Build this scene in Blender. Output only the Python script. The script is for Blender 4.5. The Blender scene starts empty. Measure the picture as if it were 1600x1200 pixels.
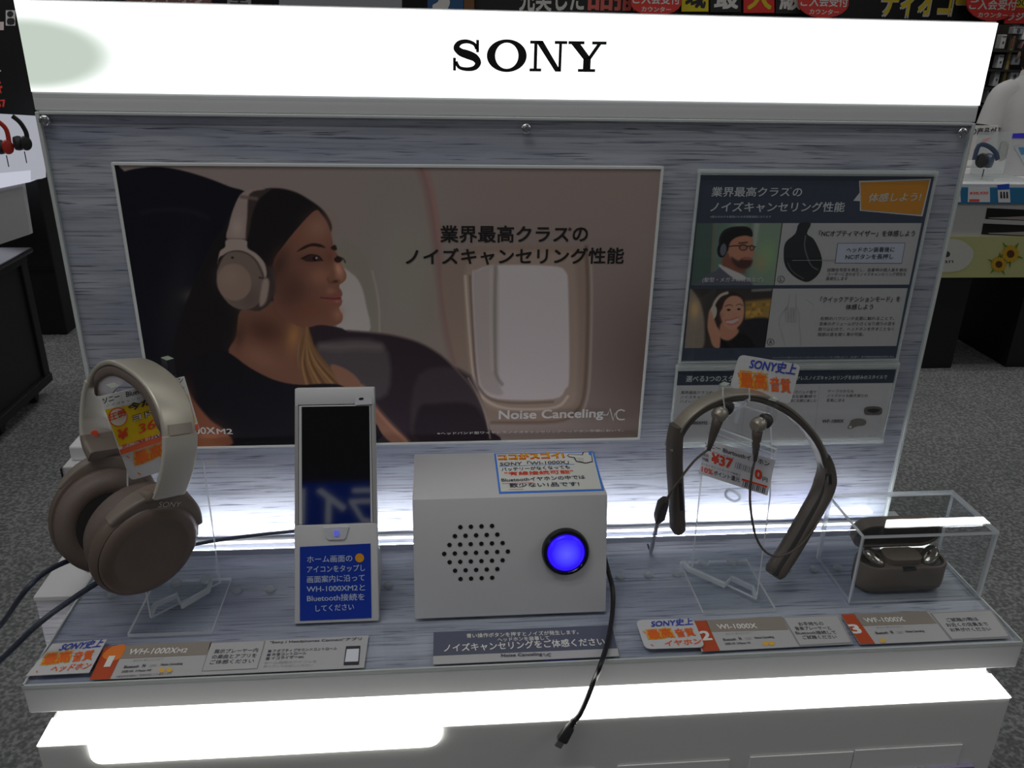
import bpy, bmesh, math, random
import numpy as np
from mathutils import Vector, Matrix
random.seed(7)
SC = bpy.context.scene
COL = SC.collection

# ------------------------------------------------------------------ camera
CAM = np.array([-0.07513, -0.71351, 0.46])
YAW, PITCH, ROLL, FPX = 0.09361, 0.39905, -0.02146, 1307.87
def _rot():
    cy, sy = math.cos(YAW), math.sin(YAW); cp, sp = math.cos(PITCH), math.sin(PITCH)
    cr, sr = math.cos(ROLL), math.sin(ROLL)
    f = np.array([sy*cp, cy*cp, -sp]); r = np.array([cy, -sy, 0.]); d = np.cross(f, r)
    return np.array([r*cr + d*sr, -r*sr + d*cr, f])
RM = _rot()
cam = bpy.data.cameras.new('camera'); co = bpy.data.objects.new('camera', cam); COL.objects.link(co)
cam.sensor_width = 36; cam.lens = FPX/1600*36; cam.clip_start = .02; cam.clip_end = 100
mw = Matrix.Identity(4)
for i in range(3):
    mw[i][0] = RM[0][i]; mw[i][1] = -RM[1][i]; mw[i][2] = -RM[2][i]; mw[i][3] = CAM[i]
co.matrix_world = mw
SC.camera = co
# ------------------------------------------------------------------ world, lights, exposure
SC.view_settings.view_transform = 'Standard'; SC.view_settings.look = 'None'
SC.view_settings.exposure = 0; SC.view_settings.gamma = 1; SC.view_settings.use_curve_mapping = False
SC.cycles.transparent_max_bounces = 40; SC.cycles.max_bounces = 8
SC.cycles.sample_clamp_indirect = 4
w = bpy.data.worlds.new('world'); SC.world = w; w.use_nodes = True
w.node_tree.nodes['Background'].inputs[0].default_value = (.95, .97, 1, 1)
w.node_tree.nodes['Background'].inputs[1].default_value = .055
FLOOR = -1.0
CEIL = 1.75
def tube(x, y, length=1.25, width=.06, power=5.0, col=(1, .99, .97)):
    l = bpy.data.lights.new('ceiling_tube', 'AREA'); l.shape = 'RECTANGLE'; l.size = length; l.size_y = width
    l.energy = power; l.color = col
    o = bpy.data.objects.new('ceiling_tube', l); o.location = (x, y, CEIL); COL.objects.link(o)
for yy, pw_ in ((-3.0, 1.3), (-.80, 3.7), (2.45, 4.6), (5.4, 4.6)):
    for xx in (-3.2, -.9, 1.9, 4.2):
        for d in (0, .34):
            tube(xx + .3, yy + d, power=pw_)

# ------------------------------------------------------------------ geometry helpers
def ray(px, py):
    return RM.T @ np.array([(px-800)/FPX, (py-600)/FPX, 1.])
def hit(px, py, n, d):
    r = ray(px, py); n = np.asarray(n, float); return CAM + r*((d - n@CAM)/(n@r))
def aty(px, py, y): return hit(px, py, (0, 1, 0), y)
def atz(px, py, z): return hit(px, py, (0, 0, 1), z)
def atx(px, py, x): return hit(px, py, (1, 0, 0), x)
def proj(P):
    q = (np.asarray(P) - CAM) @ RM.T
    return 800 + FPX*q[..., 0]/q[..., 2], 600 + FPX*q[..., 1]/q[..., 2]

def root_loc(o):
    while o.parent: o = o.parent
    return np.array(o.location)
def tag(o, label, cat, group=None, kind=None):
    if label: o['label'] = label
    if cat: o['category'] = cat
    if group: o['group'] = group
    if kind: o['kind'] = kind
    return o
def thing(name, label, cat, loc, group=None):
    o = bpy.data.objects.new(name, None); o.empty_display_size = .02; COL.objects.link(o)
    o.location = [float(t) for t in loc]
    return tag(o, label, cat, group)
def mk(name, vf, mat, parent=None, smooth=False, base=None, mats=None):
    """link ONE mesh object from world-space (verts, faces[, material index])"""
    v = np.asarray(vf[0], float).reshape(-1, 3); f = vf[1]
    if parent is not None: b = root_loc(parent)
    elif base is not None: b = np.asarray(base, float)
    else:
        lo, hi = v.min(0), v.max(0); b = np.array([(lo[0]+hi[0])/2, (lo[1]+hi[1])/2, lo[2]])
    me = bpy.data.meshes.new(name); me.from_pydata((v-b).tolist(), [], [list(map(int, q)) for q in f])
    if mats:
        for m in mats: me.materials.append(m)
        if len(vf) > 2:
            for p_, k in zip(me.polygons, vf[2]): p_.material_index = k
    else: me.materials.append(mat)
    if smooth is True:
        for p_ in me.polygons: p_.use_smooth = True
    elif smooth:
        me.shade_smooth() if hasattr(me, 'shade_smooth') else None
        try: me.set_sharp_from_angle(angle=math.radians(smooth))
        except Exception: pass
    me.update()
    o = bpy.data.objects.new(name, me); COL.objects.link(o)
    if parent is not None: o.parent = parent
    else: o.location = b.tolist()
    return o
def bm_out(bm):
    bm.verts.index_update(); v = np.array([t.co[:] for t in bm.verts]); f = [[t.index for t in q.verts] for q in bm.faces]; bm.free(); return v, f
def box(x0, x1, y0, y1, z0, z1, bev=0, seg=2):
    bm = bmesh.new(); bmesh.ops.create_cube(bm, size=1)
    for q in bm.verts:
        q.co = ((x0+x1)/2 + q.co.x*(x1-x0), (y0+y1)/2 + q.co.y*(y1-y0), (z0+z1)/2 + q.co.z*(z1-z0))
    if bev: bmesh.ops.bevel(bm, geom=bm.edges[:], offset=bev, segments=seg, profile=.5, affect='EDGES')
    return bm_out(bm)
def join(*a):
    V, F = [], []; n = 0
    for v, f in a:
        v = np.asarray(v, float).reshape(-1, 3); V.append(v); F += [[i+n for i in q] for q in f]; n += len(v)
    return np.concatenate(V), F
def xf(vf, M): 
    M = np.array(M); v = np.asarray(vf[0]); return v @ M[:3, :3].T + M[:3, 3], vf[1]
def basis(O, X, Y, Z):
    M = np.eye(4); M[:3, 0] = X; M[:3, 1] = Y; M[:3, 2] = Z; M[:3, 3] = O; return M
def nrm(a): a = np.asarray(a, float); return a/np.linalg.norm(a)
def cat(P, n=6, closed=False):
    P = np.asarray(P, float); m = len(P); out = []
    for i in range(m if closed else m-1):
        a, b, c, d = (P[(i+k) % m] if closed else P[min(max(i+k, 0), m-1)] for k in (-1, 0, 1, 2))
        for t in np.arange(n)/n:
            out.append(.5*((2*b) + (c-a)*t + (2*a-5*b+4*c-d)*t*t + (3*b-a-3*c+d)*t**3))
    if not closed: out.append(P[-1])
    return np.array(out)
def sweep(path, sec, up=(0, 0, 1), closed=False, cap=True):
    """sec: (n,2) profile or a list of profiles along the path; up: vector or list of vectors (profile's 2nd axis)"""
    P = np.asarray(path, float); m = len(P); V = []; F = []
    for i in range(m):
        a = P[i-1] if (i or closed) else P[i]; b = P[(i+1) % m] if (i < m-1 or closed) else P[i]
        t = nrm(b-a); u = np.asarray(up[i] if np.ndim(up) == 2 else up, float)
        s = np.cross(t, u)
        if np.linalg.norm(s) < 1e-6: s = np.cross(t, (1, 0, .01))
        s = nrm(s); u = np.cross(s, t)
        q = np.asarray(sec[i] if np.ndim(sec) == 3 else sec)
        V.append(P[i] + q[:, :1]*s + q[:, 1:]*u)
    k = len(V[0])
    for i in range(m if closed else m-1):
        j = (i+1) % m
        for c in range(k): F.append([i*k+c, i*k+(c+1) % k, j*k+(c+1) % k, j*k+c])
    if cap and not closed: F += [list(range(k))[::-1], [(m-1)*k+c for c in range(k)]]
    return np.concatenate(V), F
def circ(r, n=10, r2=None):
    a = np.arange(n)/n*2*math.pi; return np.stack([np.cos(a)*r, np.sin(a)*(r2 or r)], 1)
def rrect(w, h, r, n=3):
    o = []
    for cx, cy, a0 in ((w/2-r, h/2-r, 0), (-w/2+r, h/2-r, 90), (-w/2+r, -h/2+r, 180), (w/2-r, -h/2+r, 270)):
        for k in range(n+1):
            a = math.radians(a0 + 90*k/n); o.append((cx + r*math.cos(a), cy + r*math.sin(a)))
    return np.array(o)
def tube_vf(pts, r, n=8, smooth=5, closed=False):
    P = cat(pts, smooth, closed) if smooth > 1 else np.asarray(pts, float)
    # parallel-ish frames: rotate reference
    ups = []; u = np.array([.13, .27, .95]); 
    for i in range(len(P)):
        t = nrm(P[min(i+1, len(P)-1)] - P[max(i-1, 0)]); u = u - t*(u@t)
        if np.linalg.norm(u) < 1e-4: u = np.cross(t, (1, .2, 0))
        u = nrm(u); ups.append(u.copy())
    return sweep(P, circ(r, n), np.array(ups), closed)
def lathe(prof, O, ax, n=24, ref=None, ell=1.0):
    """prof: (r, h) pairs along axis ax from O; ell scales the second radial axis"""
    ax = nrm(ax); r = np.asarray(ref if ref is not None else ((1, 0, 0) if abs(ax[0]) < .9 else (0, 1, 0)), float)
    e1 = nrm(r - ax*(r@ax)); e2 = np.cross(ax, e1); V = []; F = []
    for (rr, h) in prof:
        for k in range(n):
            a = 2*math.pi*k/n; V.append(np.asarray(O) + ax*h + (e1*math.cos(a) + e2*math.sin(a)*ell)*max(rr, 1e-5))
    for i in range(len(prof)-1):
        for k in range(n): F.append([i*n+k, i*n+(k+1) % n, (i+1)*n+(k+1) % n, (i+1)*n+k])
    F += [list(range(n))[::-1], [(len(prof)-1)*n+k for k in range(n)]]
    return np.array(V), F
def prism(poly, ext):
    """extrude planar 3D polygon (n,3) by vector ext"""
    P = np.asarray(poly, float); n = len(P); V = np.concatenate([P, P + np.asarray(ext, float)])
    return V, [list(range(n))[::-1], list(range(n, 2*n))] + [[i, (i+1) % n, n+(i+1) % n, n+i] for i in range(n)]

# ------------------------------------------------------------------ materials
def lin(c):
    c = np.asarray(c, float)/255; return np.where(c <= .04045, c/12.92, ((c+.055)/1.055)**2.4)
KV, KT = .175, .26          # brightness of a white vertical / level surface under the shop's lights
def hue_cap(c): return np.clip(c*np.minimum(1, .9/np.maximum(c.max(-1, keepdims=True), 1e-6)), .002, .9)
def av(*c): return hue_cap(lin(np.asarray(c)*.92)/KV)
def at(*c): return hue_cap(lin(np.asarray(c)*.92)/KT)
_MC = {}
def mat(name, col=(.8, .8, .8), rough=.5, metal=0., noise=.04, nscale=60., coat=0., emit=None, estr=0., bump=0., spec=.5):
    if name in _MC: return _MC[name]
    m = bpy.data.materials.new(name); m.use_nodes = True; nt = m.node_tree; b = nt.nodes['Principled BSDF']
    col = [float(t) for t in col]
    b.inputs['Roughness'].default_value = rough; b.inputs['Metallic'].default_value = metal
    b.inputs['Coat Weight'].default_value = coat; b.inputs['Coat Roughness'].default_value = .06
    b.inputs['Specular IOR Level'].default_value = spec
    b.inputs['Base Color'].default_value = (*col, 1)
    if noise:
        tc = nt.nodes.new('ShaderNodeTexCoord'); n = nt.nodes.new('ShaderNodeTexNoise'); n.inputs['Scale'].default_value = nscale
        n.inputs['Detail'].default_value = 4
        mx = nt.nodes.new('ShaderNodeMix'); mx.data_type = 'RGBA'
        mx.inputs[6].default_value = (*[t*(1-noise) for t in col], 1); mx.inputs[7].default_value = (*[min(1, t*(1+noise)) for t in col], 1)
        nt.links.new(tc.outputs['Object'], n.inputs['Vector']); nt.links.new(n.outputs['Fac'], mx.inputs[0]); nt.links.new(mx.outputs[2], b.inputs['Base Color'])
        if bump:
            bp = nt.nodes.new('ShaderNodeBump'); bp.inputs['Strength'].default_value = bump; bp.inputs['Distance'].default_value = .001
            nt.links.new(n.outputs['Fac'], bp.inputs['Height']); nt.links.new(bp.outputs[0], b.inputs['Normal'])
    if emit is not None:
        b.inputs['Emission Color'].default_value = (*emit, 1); b.inputs['Emission Strength'].default_value = estr
    _MC[name] = m; return m
def ink(*c, K='v', rough=.55):
    """flat printed colour named by its shade"""
    k = ('ink_%d_%d_%d_' % tuple(c)) + K
    return mat(k, av(*c) if K == 'v' else at(*c), rough, noise=0, spec=.3)
def acrylic(name, tint=(.97, .98, .98), edge=0., rough=.012, ior=1.4, ec=(.75, .8, .8)):
    if name in _MC: return _MC[name]
    m = bpy.data.materials.new(name); m.use_nodes = True; nt = m.node_tree; nt.nodes.clear()
    out = nt.nodes.new('ShaderNodeOutputMaterial'); tr = nt.nodes.new('ShaderNodeBsdfTransparent'); tr.inputs[0].default_value = (*tint, 1)
    gl = nt.nodes.new('ShaderNodeBsdfGlossy'); gl.inputs['Roughness'].default_value = rough
    lw = nt.nodes.new('ShaderNodeLayerWeight'); pw = nt.nodes.new('ShaderNodeMath'); pw.operation = 'POWER'; pw.inputs[1].default_value = 5; nt.links.new(lw.outputs['Facing'], pw.inputs[0])
    fr = nt.nodes.new('ShaderNodeMath'); fr.operation = 'MULTIPLY_ADD'; f0 = ((ior-1)/(ior+1))**2; fr.inputs[1].default_value = 1-f0; fr.inputs[2].default_value = f0; nt.links.new(pw.outputs[0], fr.inputs[0])
    mx = nt.nodes.new('ShaderNodeMixShader'); nt.links.new(fr.outputs[0], mx.inputs[0]); nt.links.new(tr.outputs[0], mx.inputs[1]); nt.links.new(gl.outputs[0], mx.inputs[2])
    last = mx
    if edge:
        df = nt.nodes.new('ShaderNodeBsdfDiffuse'); df.inputs[0].default_value = (*ec, 1)
        tl = nt.nodes.new('ShaderNodeBsdfTranslucent'); tl.inputs[0].default_value = (*ec, 1)
        a = nt.nodes.new('ShaderNodeMixShader'); a.inputs[0].default_value = .5; nt.links.new(df.outputs[0], a.inputs[1]); nt.links.new(tl.outputs[0], a.inputs[2])
        m2 = nt.nodes.new('ShaderNodeMixShader'); m2.inputs[0].default_value = edge
        nt.links.new(mx.outputs[0], m2.inputs[1]); nt.links.new(a.outputs[0], m2.inputs[2]); last = m2
    nt.links.new(last.outputs[0], out.inputs[0]); _MC[name] = m; return m
def emis(name, col, strength):
    if name in _MC: return _MC[name]
    m = bpy.data.materials.new(name); m.use_nodes = True; nt = m.node_tree; nt.nodes.clear()
    out = nt.nodes.new('ShaderNodeOutputMaterial'); e = nt.nodes.new('ShaderNodeEmission'); e.inputs[0].default_value = (*col, 1); e.inputs[1].default_value = strength
    nt.links.new(e.outputs[0], out.inputs[0]); _MC[name] = m; return m
def grain(name, base, dark, light, scale, rough=.42):
    """grey-washed timber print: long streaks along X"""
    if name in _MC: return _MC[name]
    m = bpy.data.materials.new(name); m.use_nodes = True; nt = m.node_tree; b = nt.nodes['Principled BSDF']
    b.inputs['Roughness'].default_value = rough
    tc = nt.nodes.new('ShaderNodeTexCoord')
    def noise(sc, detail, dist=0.):
        mp = nt.nodes.new('ShaderNodeMapping'); mp.inputs['Scale'].default_value = sc
        n = nt.nodes.new('ShaderNodeTexNoise'); n.inputs['Scale'].default_value = 1; n.inputs['Detail'].default_value = detail; n.inputs['Distortion'].default_value = dist
        nt.links.new(tc.outputs['Object'], mp.inputs[0]); nt.links.new(mp.outputs[0], n.inputs['Vector']); return n.outputs['Fac']
    def ramp(sock, a, c):
        r = nt.nodes.new('ShaderNodeMapRange'); r.inputs[1].default_value = a; r.inputs[2].default_value = c; nt.links.new(sock, r.inputs[0]); return r.outputs[0]
    def mix(f, A, B):
        x = nt.nodes.new('ShaderNodeMix'); x.data_type = 'RGBA'; nt.links.new(f, x.inputs[0])
        for s, k in ((A, 6), (B, 7)):
            if isinstance(s, tuple): x.inputs[k].default_value = (*s, 1)
            else: nt.links.new(s, x.inputs[k])
        return x.outputs[2]
    s = scale
    c1 = mix(ramp(noise((3.*s[0], 45*s[1], 45*s[2]), 3), .35, .7), tuple(base), tuple(light))
    c2 = mix(ramp(noise((5*s[0], 16*s[1], 16*s[2]), 3, .6), .5, .75), c1, tuple(np.array(base)*np.array((.72, .74, .9))))
    c3 = mix(ramp(noise((9*s[0], 420*s[1], 420*s[2]), 3, .25), .50, .72), c2, tuple(np.array(dark)*.5 + np.array(base)*.5))
    c3 = mix(ramp(noise((22*s[0], 640*s[1], 640*s[2]), 4, .5), .56, .70), c3, tuple(dark))
    nt.links.new(c3, b.inputs['Base Color']); _MC[name] = m; return m
def vcol(name, rough=.45, coat=0.):
    if name in _MC: return _MC[name]
    m = bpy.data.materials.new(name); m.use_nodes = True; nt = m.node_tree; b = nt.nodes['Principled BSDF']
    a = nt.nodes.new('ShaderNodeVertexColor'); a.layer_name = 'print'; nt.links.new(a.outputs[0], b.inputs['Base Color'])
    b.inputs['Roughness'].default_value = rough; b.inputs['Specular IOR Level'].default_value = .12; _MC[name] = m; return m

WHITE = mat('white_plastic', (.71, .71, .72), .38, noise=.015)
CLEAR = acrylic('clear_acrylic'); EDGE = acrylic('acrylic_edge', edge=.82, ec=(.95, .97, .98)); RIM = acrylic('acrylic_rim', edge=.6, ec=(.8, .84, .82))
FROST = acrylic('frosted_acrylic', edge=.34, rough=.2)
BLACK = mat('black_plastic', (.012, .012, .013), .35, noise=.2)
def edged(vf, thin):
    """material index per face: broad faces 0, narrow rim faces 1 (faces whose area is below thin)"""
    v = np.asarray(vf[0]); idx = []
    for f in vf[1]:
        p = v[list(f)]; c = p.mean(0); A = sum(np.linalg.norm(np.cross(p[i]-c, p[(i+1) % len(p)]-c)) for i in range(len(p)))/2
        idx.append(1 if A < thin else 0)
    return vf[0], vf[1], idx

# ------------------------------------------------------------------ flat printing on real planes
EPS = .00016
class Frame:
    def __init__(s, O, U, V):
        s.O = np.asarray(O, float); s.U = nrm(U); V = np.asarray(V, float); s.V = nrm(V - s.U*(V@s.U)); s.N = np.cross(s.U, s.V)
        if s.N @ (CAM - s.O) < 0: s.N = -s.N
    def P(s, px, py): return hit(px, py, s.N, s.N @ s.O)
    def uv(s, px, py): q = s.P(px, py) - s.O; return np.array([q@s.U, q@s.V])
    def pt(s, uv, lay=0.): uv = np.asarray(uv, float); return s.O + uv[..., :1]*s.U + uv[..., 1:2]*s.V + s.N*EPS*lay
    def poly(s, pts, name, m, parent, lay=1, smooth=0, thick=None):
        uv = np.array([s.uv(*q) for q in pts])
        if smooth: uv = cat(uv, smooth, True)
        if thick is None:
            return mk(name, (s.pt(uv, lay), [list(range(len(uv)))]), m, parent)
        return mk(name, prism(s.pt(uv, lay) - s.N*thick, s.N*thick), m, parent)
    def rect(s, x0, y0, x1, y1, *a, **k): return s.poly([(x0, y1), (x1, y1), (x1, y0), (x0, y0)], *a, **k)
    def stroke(s, pts, wpx, name, m, parent, lay=2, smooth=4, closed=False):
        uv = np.array([s.uv(*q) for q in pts]); k = np.linalg.norm(s.uv(pts[0][0]+wpx, pts[0][1]) - s.uv(*pts[0]))/2
        P = cat(uv, smooth, closed) if smooth > 1 else uv; n = len(P); L = []; R_ = []
        for i in range(n):
            a = P[(i-1) % n] if (closed or i) else P[i]; b = P[(i+1) % n] if (closed or i < n-1) else P[i]
            t = nrm(b-a); q = np.array([-t[1], t[0]]); L.append(P[i]+q*k); R_.append(P[i]-q*k)
        V = s.pt(np.array(L+R_), lay); F = [[i, (i+1) % n, n+(i+1) % n, n+i] for i in range(n if closed else n-1)]
        return mk(name, (V, F), m, parent)
    def text(s, body, pL, pR, h, m, parent, lay=2, bold=0., shear=0., name='lettering'):
        cu = bpy.data.curves.new('t', 'FONT'); cu.body = body; cu.resolution_u = 3
        o = bpy.data.objects.new('t', cu); COL.objects.link(o)
        dg = bpy.context.evaluated_depsgraph_get(); me = bpy.data.meshes.new_from_object(o.evaluated_get(dg))
        v = np.zeros(len(me.vertices)*3); me.vertices.foreach_get('co', v); v = v.reshape(-1, 3)[:, :2]
        F = [list(p.vertices) for p in me.polygons]
        bpy.data.objects.remove(o); bpy.data.curves.remove(cu); bpy.data.meshes.remove(me)
        if bold:                                                    # heavier weight: the outline printed four times, slightly shifted
            n0 = len(v); v = np.concatenate([v + np.array(d)*bold for d in ((-1, -1), (1, -1), (-1, 1), (1, 1))]); F = [[i+k*n0 for i in f] for k in range(4) for f in F]
        lo, hi = v.min(0), v.max(0); v = (v-lo)/(hi-lo)
        a, b = s.uv(*pL), s.uv(*pR); up = s.uv((pL[0]+pR[0])/2, (pL[1]+pR[1])/2 - h) - s.uv((pL[0]+pR[0])/2, (pL[1]+pR[1])/2)
        e = nrm(b-a); q = np.array([-e[1], e[0]]); H = abs(up@q)
        if up@q < 0: q = -q
        uv = a + (b-a)*v[:, :1] + q*H*v[:, 1:] + e*H*shear*v[:, 1:]
        W = s.pt(uv, lay)
        if bold: W = W + s.N*EPS*.2*np.repeat(np.arange(4), len(W)//4)[:, None]
        return mk(name, (W, F), m, parent)
def inside_sd(X, Y, poly):
    """signed distance (negative inside) of points to polygon"""
    P = np.asarray(poly, np.float32); n = len(P); d = np.full(X.shape, 1e9, np.float32); ins = np.zeros(X.shape, bool)
    for i in range(n):
        ax, ay = P[i]; bx, by = P[(i+1) % n]; ex, ey = bx-ax, by-ay; L = ex*ex+ey*ey+1e-9
        t = np.clip(((X-ax)*ex + (Y-ay)*ey)/L, 0, 1); d = np.minimum(d, (X-ax-t*ex)**2 + (Y-ay-t*ey)**2)
        if abs(ey) > 1e-9: ins ^= ((ay > Y) != (by > Y)) & (X < ex*(Y-ay)/ey + ax)
    d = np.sqrt(d); return np.where(ins, -d, d)
class Print:
    """a continuous-tone print: a fine grid on the sheet whose vertices carry the ink colour"""
    def __init__(s, fr, px_rect, nx, ny, base, T=None, lay=1, corners=None):
        s.fr = fr; s.nx, s.ny = nx, ny; s.lay = lay
        cs = corners or [(px_rect[0], px_rect[3]), (px_rect[2], px_rect[3]), (px_rect[2], px_rect[1]), (px_rect[0], px_rect[1])]
        a, b, c, d = [fr.uv(*q) for q in cs]
        g, h = np.meshgrid(np.linspace(0, 1, nx), np.linspace(0, 1, ny)); g = g[..., None]; h = h[..., None]
        s.UV = (a*(1-g)*(1-h) + b*g*(1-h) + c*g*h + d*(1-g)*h).reshape(-1, 2); s.W = fr.pt(s.UV, lay)
        X, Y = proj(s.W)
        if T: X = (X-T[0])/T[2]; Y = (Y-T[1])/T[2]; s.k = 1/T[2]
        else: s.k = 1
        s.X = X.astype(np.float32); s.Y = Y.astype(np.float32); s.C = np.tile(np.array(base, np.float32), (len(X), 1))
    def _apply(s, sel, a, col): s.C[sel] += (np.asarray(col, np.float32) - s.C[sel])*a[:, None]
    def fill(s, poly, col, soft=1.2, smooth=4, alpha=1.):
        P = cat(poly, smooth, True) if smooth > 1 else np.asarray(poly, float)
        so = soft*s.k; lo, hi = P.min(0)-so, P.max(0)+so
        sel = np.where((s.X > lo[0]) & (s.X < hi[0]) & (s.Y > lo[1]) & (s.Y < hi[1]))[0]
        if len(sel): s._apply(sel, np.clip(.5 - inside_sd(s.X[sel], s.Y[sel], P)/so, 0, 1)*alpha, col)
    def line(s, pts, w_, col, soft=1., smooth=4, alpha=1.):
        P = cat(pts, smooth) if smooth > 1 else np.asarray(pts, float); m = w_ + soft*s.k
        lo, hi = P.min(0)-m, P.max(0)+m
        sel = np.where((s.X > lo[0]) & (s.X < hi[0]) & (s.Y > lo[1]) & (s.Y < hi[1]))[0]
        if not len(sel): return
        X, Y = s.X[sel], s.Y[sel]; d = np.full(X.shape, 1e9, np.float32)
        for (ax, ay), (bx, by) in zip(P[:-1], P[1:]):
            ex, ey = bx-ax, by-ay; t = np.clip(((X-ax)*ex+(Y-ay)*ey)/(ex*ex+ey*ey+1e-9), 0, 1); d = np.minimum(d, (X-ax-t*ex)**2+(Y-ay-t*ey)**2)
        s._apply(sel, np.clip(.5-(np.sqrt(d)-w_/2)/(soft*s.k), 0, 1)*alpha, col)
    def blob(s, cx, cy, rx, ry, col, alpha=1., rot=0.):
        c, n = math.cos(math.radians(rot)), math.sin(math.radians(rot)); dx, dy = s.X-cx, s.Y-cy
        q = ((dx*c+dy*n)/rx)**2 + ((-dx*n+dy*c)/ry)**2; sel = np.where(q < 6)[0]; s._apply(sel, np.exp(-q[sel]*1.2)*alpha, col)
    def ell(s, cx, cy, rx, ry, col, rot=0., soft=1.2, alpha=1.):
        a = np.arange(28)/28*2*math.pi; r = math.radians(rot)
        s.fill([(cx+rx*math.cos(t)*math.cos(r)-ry*math.sin(t)*math.sin(r), cy+rx*math.cos(t)*math.sin(r)+ry*math.sin(t)*math.cos(r)) for t in a], col, soft, 1, alpha)
    def build(s, name, parent, K=None):
        nx, ny = s.nx, s.ny; i = np.arange(nx*ny).reshape(ny, nx)
        F = np.stack([i[:-1, :-1], i[:-1, 1:], i[1:, 1:], i[1:, :-1]], -1).reshape(-1, 4)
        V = s.W - root_loc(parent); me = bpy.data.meshes.new(name)
        me.vertices.add(len(V)); me.vertices.foreach_set('co', V.astype(np.float32).ravel())
        me.loops.add(F.size); me.loops.foreach_set('vertex_index', F.ravel().astype(np.int32))
        me.polygons.add(len(F)); me.polygons.foreach_set('loop_start', np.arange(0, F.size, 4, dtype=np.int32))
        me.update(calc_edges=True); me.validate()
        a = me.color_attributes.new('print', 'FLOAT_COLOR', 'POINT')
        rgb = hue_cap(lin(np.clip(s.C*.9, 0, 255))/(K or KV)); a.data.foreach_set('color', np.concatenate([rgb, np.ones((len(rgb), 1))], 1).astype(np.float32).ravel())
        me.materials.append(vcol('photo_print')); o = bpy.data.objects.new(name, me); COL.objects.link(o); o.parent = parent; return o
# ================================================================== the room
def carpet():
    m = bpy.data.materials.new('carpet'); m.use_nodes = True; nt = m.node_tree; b = nt.nodes['Principled BSDF']; b.inputs['Roughness'].default_value = .9
    tc = nt.nodes.new('ShaderNodeTexCoord'); n1 = nt.nodes.new('ShaderNodeTexNoise'); n1.inputs['Scale'].default_value = 95; n1.inputs['Detail'].default_value = 3
    n2 = nt.nodes.new('ShaderNodeTexNoise'); n2.inputs['Scale'].default_value = 2.; n2.inputs['Detail'].default_value = 2
    r = nt.nodes.new('ShaderNodeValToRGB'); e = r.color_ramp.elements
    e[0].position = .36; e[0].color = (.155, .162, .164, 1); e[1].position = .62; e[1].color = (.38, .39, .388, 1)
    q = e.new(.5); q.color = (.235, .243, .243, 1)
    mx = nt.nodes.new('ShaderNodeMix'); mx.data_type = 'RGBA'; mx.blend_type = 'MULTIPLY'; mx.inputs[0].default_value = .5
    for n in (n1, n2): nt.links.new(tc.outputs['Object'], n.inputs['Vector'])
    nt.links.new(n1.outputs['Fac'], r.inputs[0]); nt.links.new(r.outputs[0], mx.inputs[6]); nt.links.new(n2.outputs['Fac'], mx.inputs[7]); nt.links.new(mx.outputs[2], b.inputs['Base Color'])
    bp = nt.nodes.new('ShaderNodeBump'); bp.inputs['Strength'].default_value = .5; bp.inputs['Distance'].default_value = .004; nt.links.new(n1.outputs['Fac'], bp.inputs['Height']); nt.links.new(bp.outputs[0], b.inputs['Normal'])
    return m
tag(mk('floor', box(-9, 11, -5, 12, FLOOR-.05, FLOOR), carpet()), None, None, kind='structure')
tag(mk('wall_back', box(-9, 11, 11.4, 11.5, FLOOR, 2.2), mat('dark_wall', (.05, .05, .055), .8)), None, None, kind='structure')

# ================================================================== the display stand
XL, XR = -.391, .4066
SF = -.194
GR = grain('grey_washed_timber_print', av(100, 100, 106), av(50, 50, 62), av(112, 112, 117), (1, 1, 1))
GRT = grain('grey_washed_timber_print_shelf', at(102, 105, 114)*1.0, at(62, 65, 78), at(122, 125, 133), (1, .75, .75), .3)
ds = thing('display_counter', 'white display counter with timber-print shelf and bright light gap below it', 'counter', (0, -.09, FLOOR))
db = thing('display_backboard', 'grey timber-print backboard with a glowing white header above the shelf', 'display board', (0, .009, -.0031))
hd = mk('header_case', box(-.3852, .3852, -.003, .045, .3955, .4748, .0012), mat('header_grey', (.74, .74, .75), .4, noise=.01), db)
def header_glow():
    m = bpy.data.materials.new('header_diffuser'); m.use_nodes = True; nt = m.node_tree; nt.nodes.clear()
    out = nt.nodes.new('ShaderNodeOutputMaterial'); e = nt.nodes.new('ShaderNodeEmission'); nt.links.new(e.outputs[0], out.inputs[0])
    tc = nt.nodes.new('ShaderNodeTexCoord'); mp = nt.nodes.new('ShaderNodeMapping')          # one end of the tube inside is failing
    mp.inputs['Location'].default_value = (.382/.062, 0, -(.437+.0031)/.026); mp.inputs['Scale'].default_value = (1/.062, 0, 1/.026)
    ln = nt.nodes.new('ShaderNodeVectorMath'); ln.operation = 'LENGTH'; mr = nt.nodes.new('ShaderNodeMapRange'); mr.inputs[1].default_value = .72; mr.inputs[2].default_value = 1.32; mr.interpolation_type = 'SMOOTHSTEP'
    mx = nt.nodes.new('ShaderNodeMix'); mx.data_type = 'RGBA'; mx.inputs[6].default_value = (.55, .63, .55, 1); mx.inputs[7].default_value = (1.55, 1.6, 1.58, 1)
    nt.links.new(tc.outputs['Object'], mp.inputs[0]); nt.links.new(mp.outputs[0], ln.inputs[0]); nt.links.new(ln.outputs['Value'], mr.inputs[0])
    nt.links.new(mr.outputs[0], mx.inputs[0]); nt.links.new(mx.outputs[2], e.inputs[0]); return m
lf = mk('light_face', box(-.3845, .3845, -.0045, -.003, .4097, .4738), header_glow(), hd)
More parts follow.
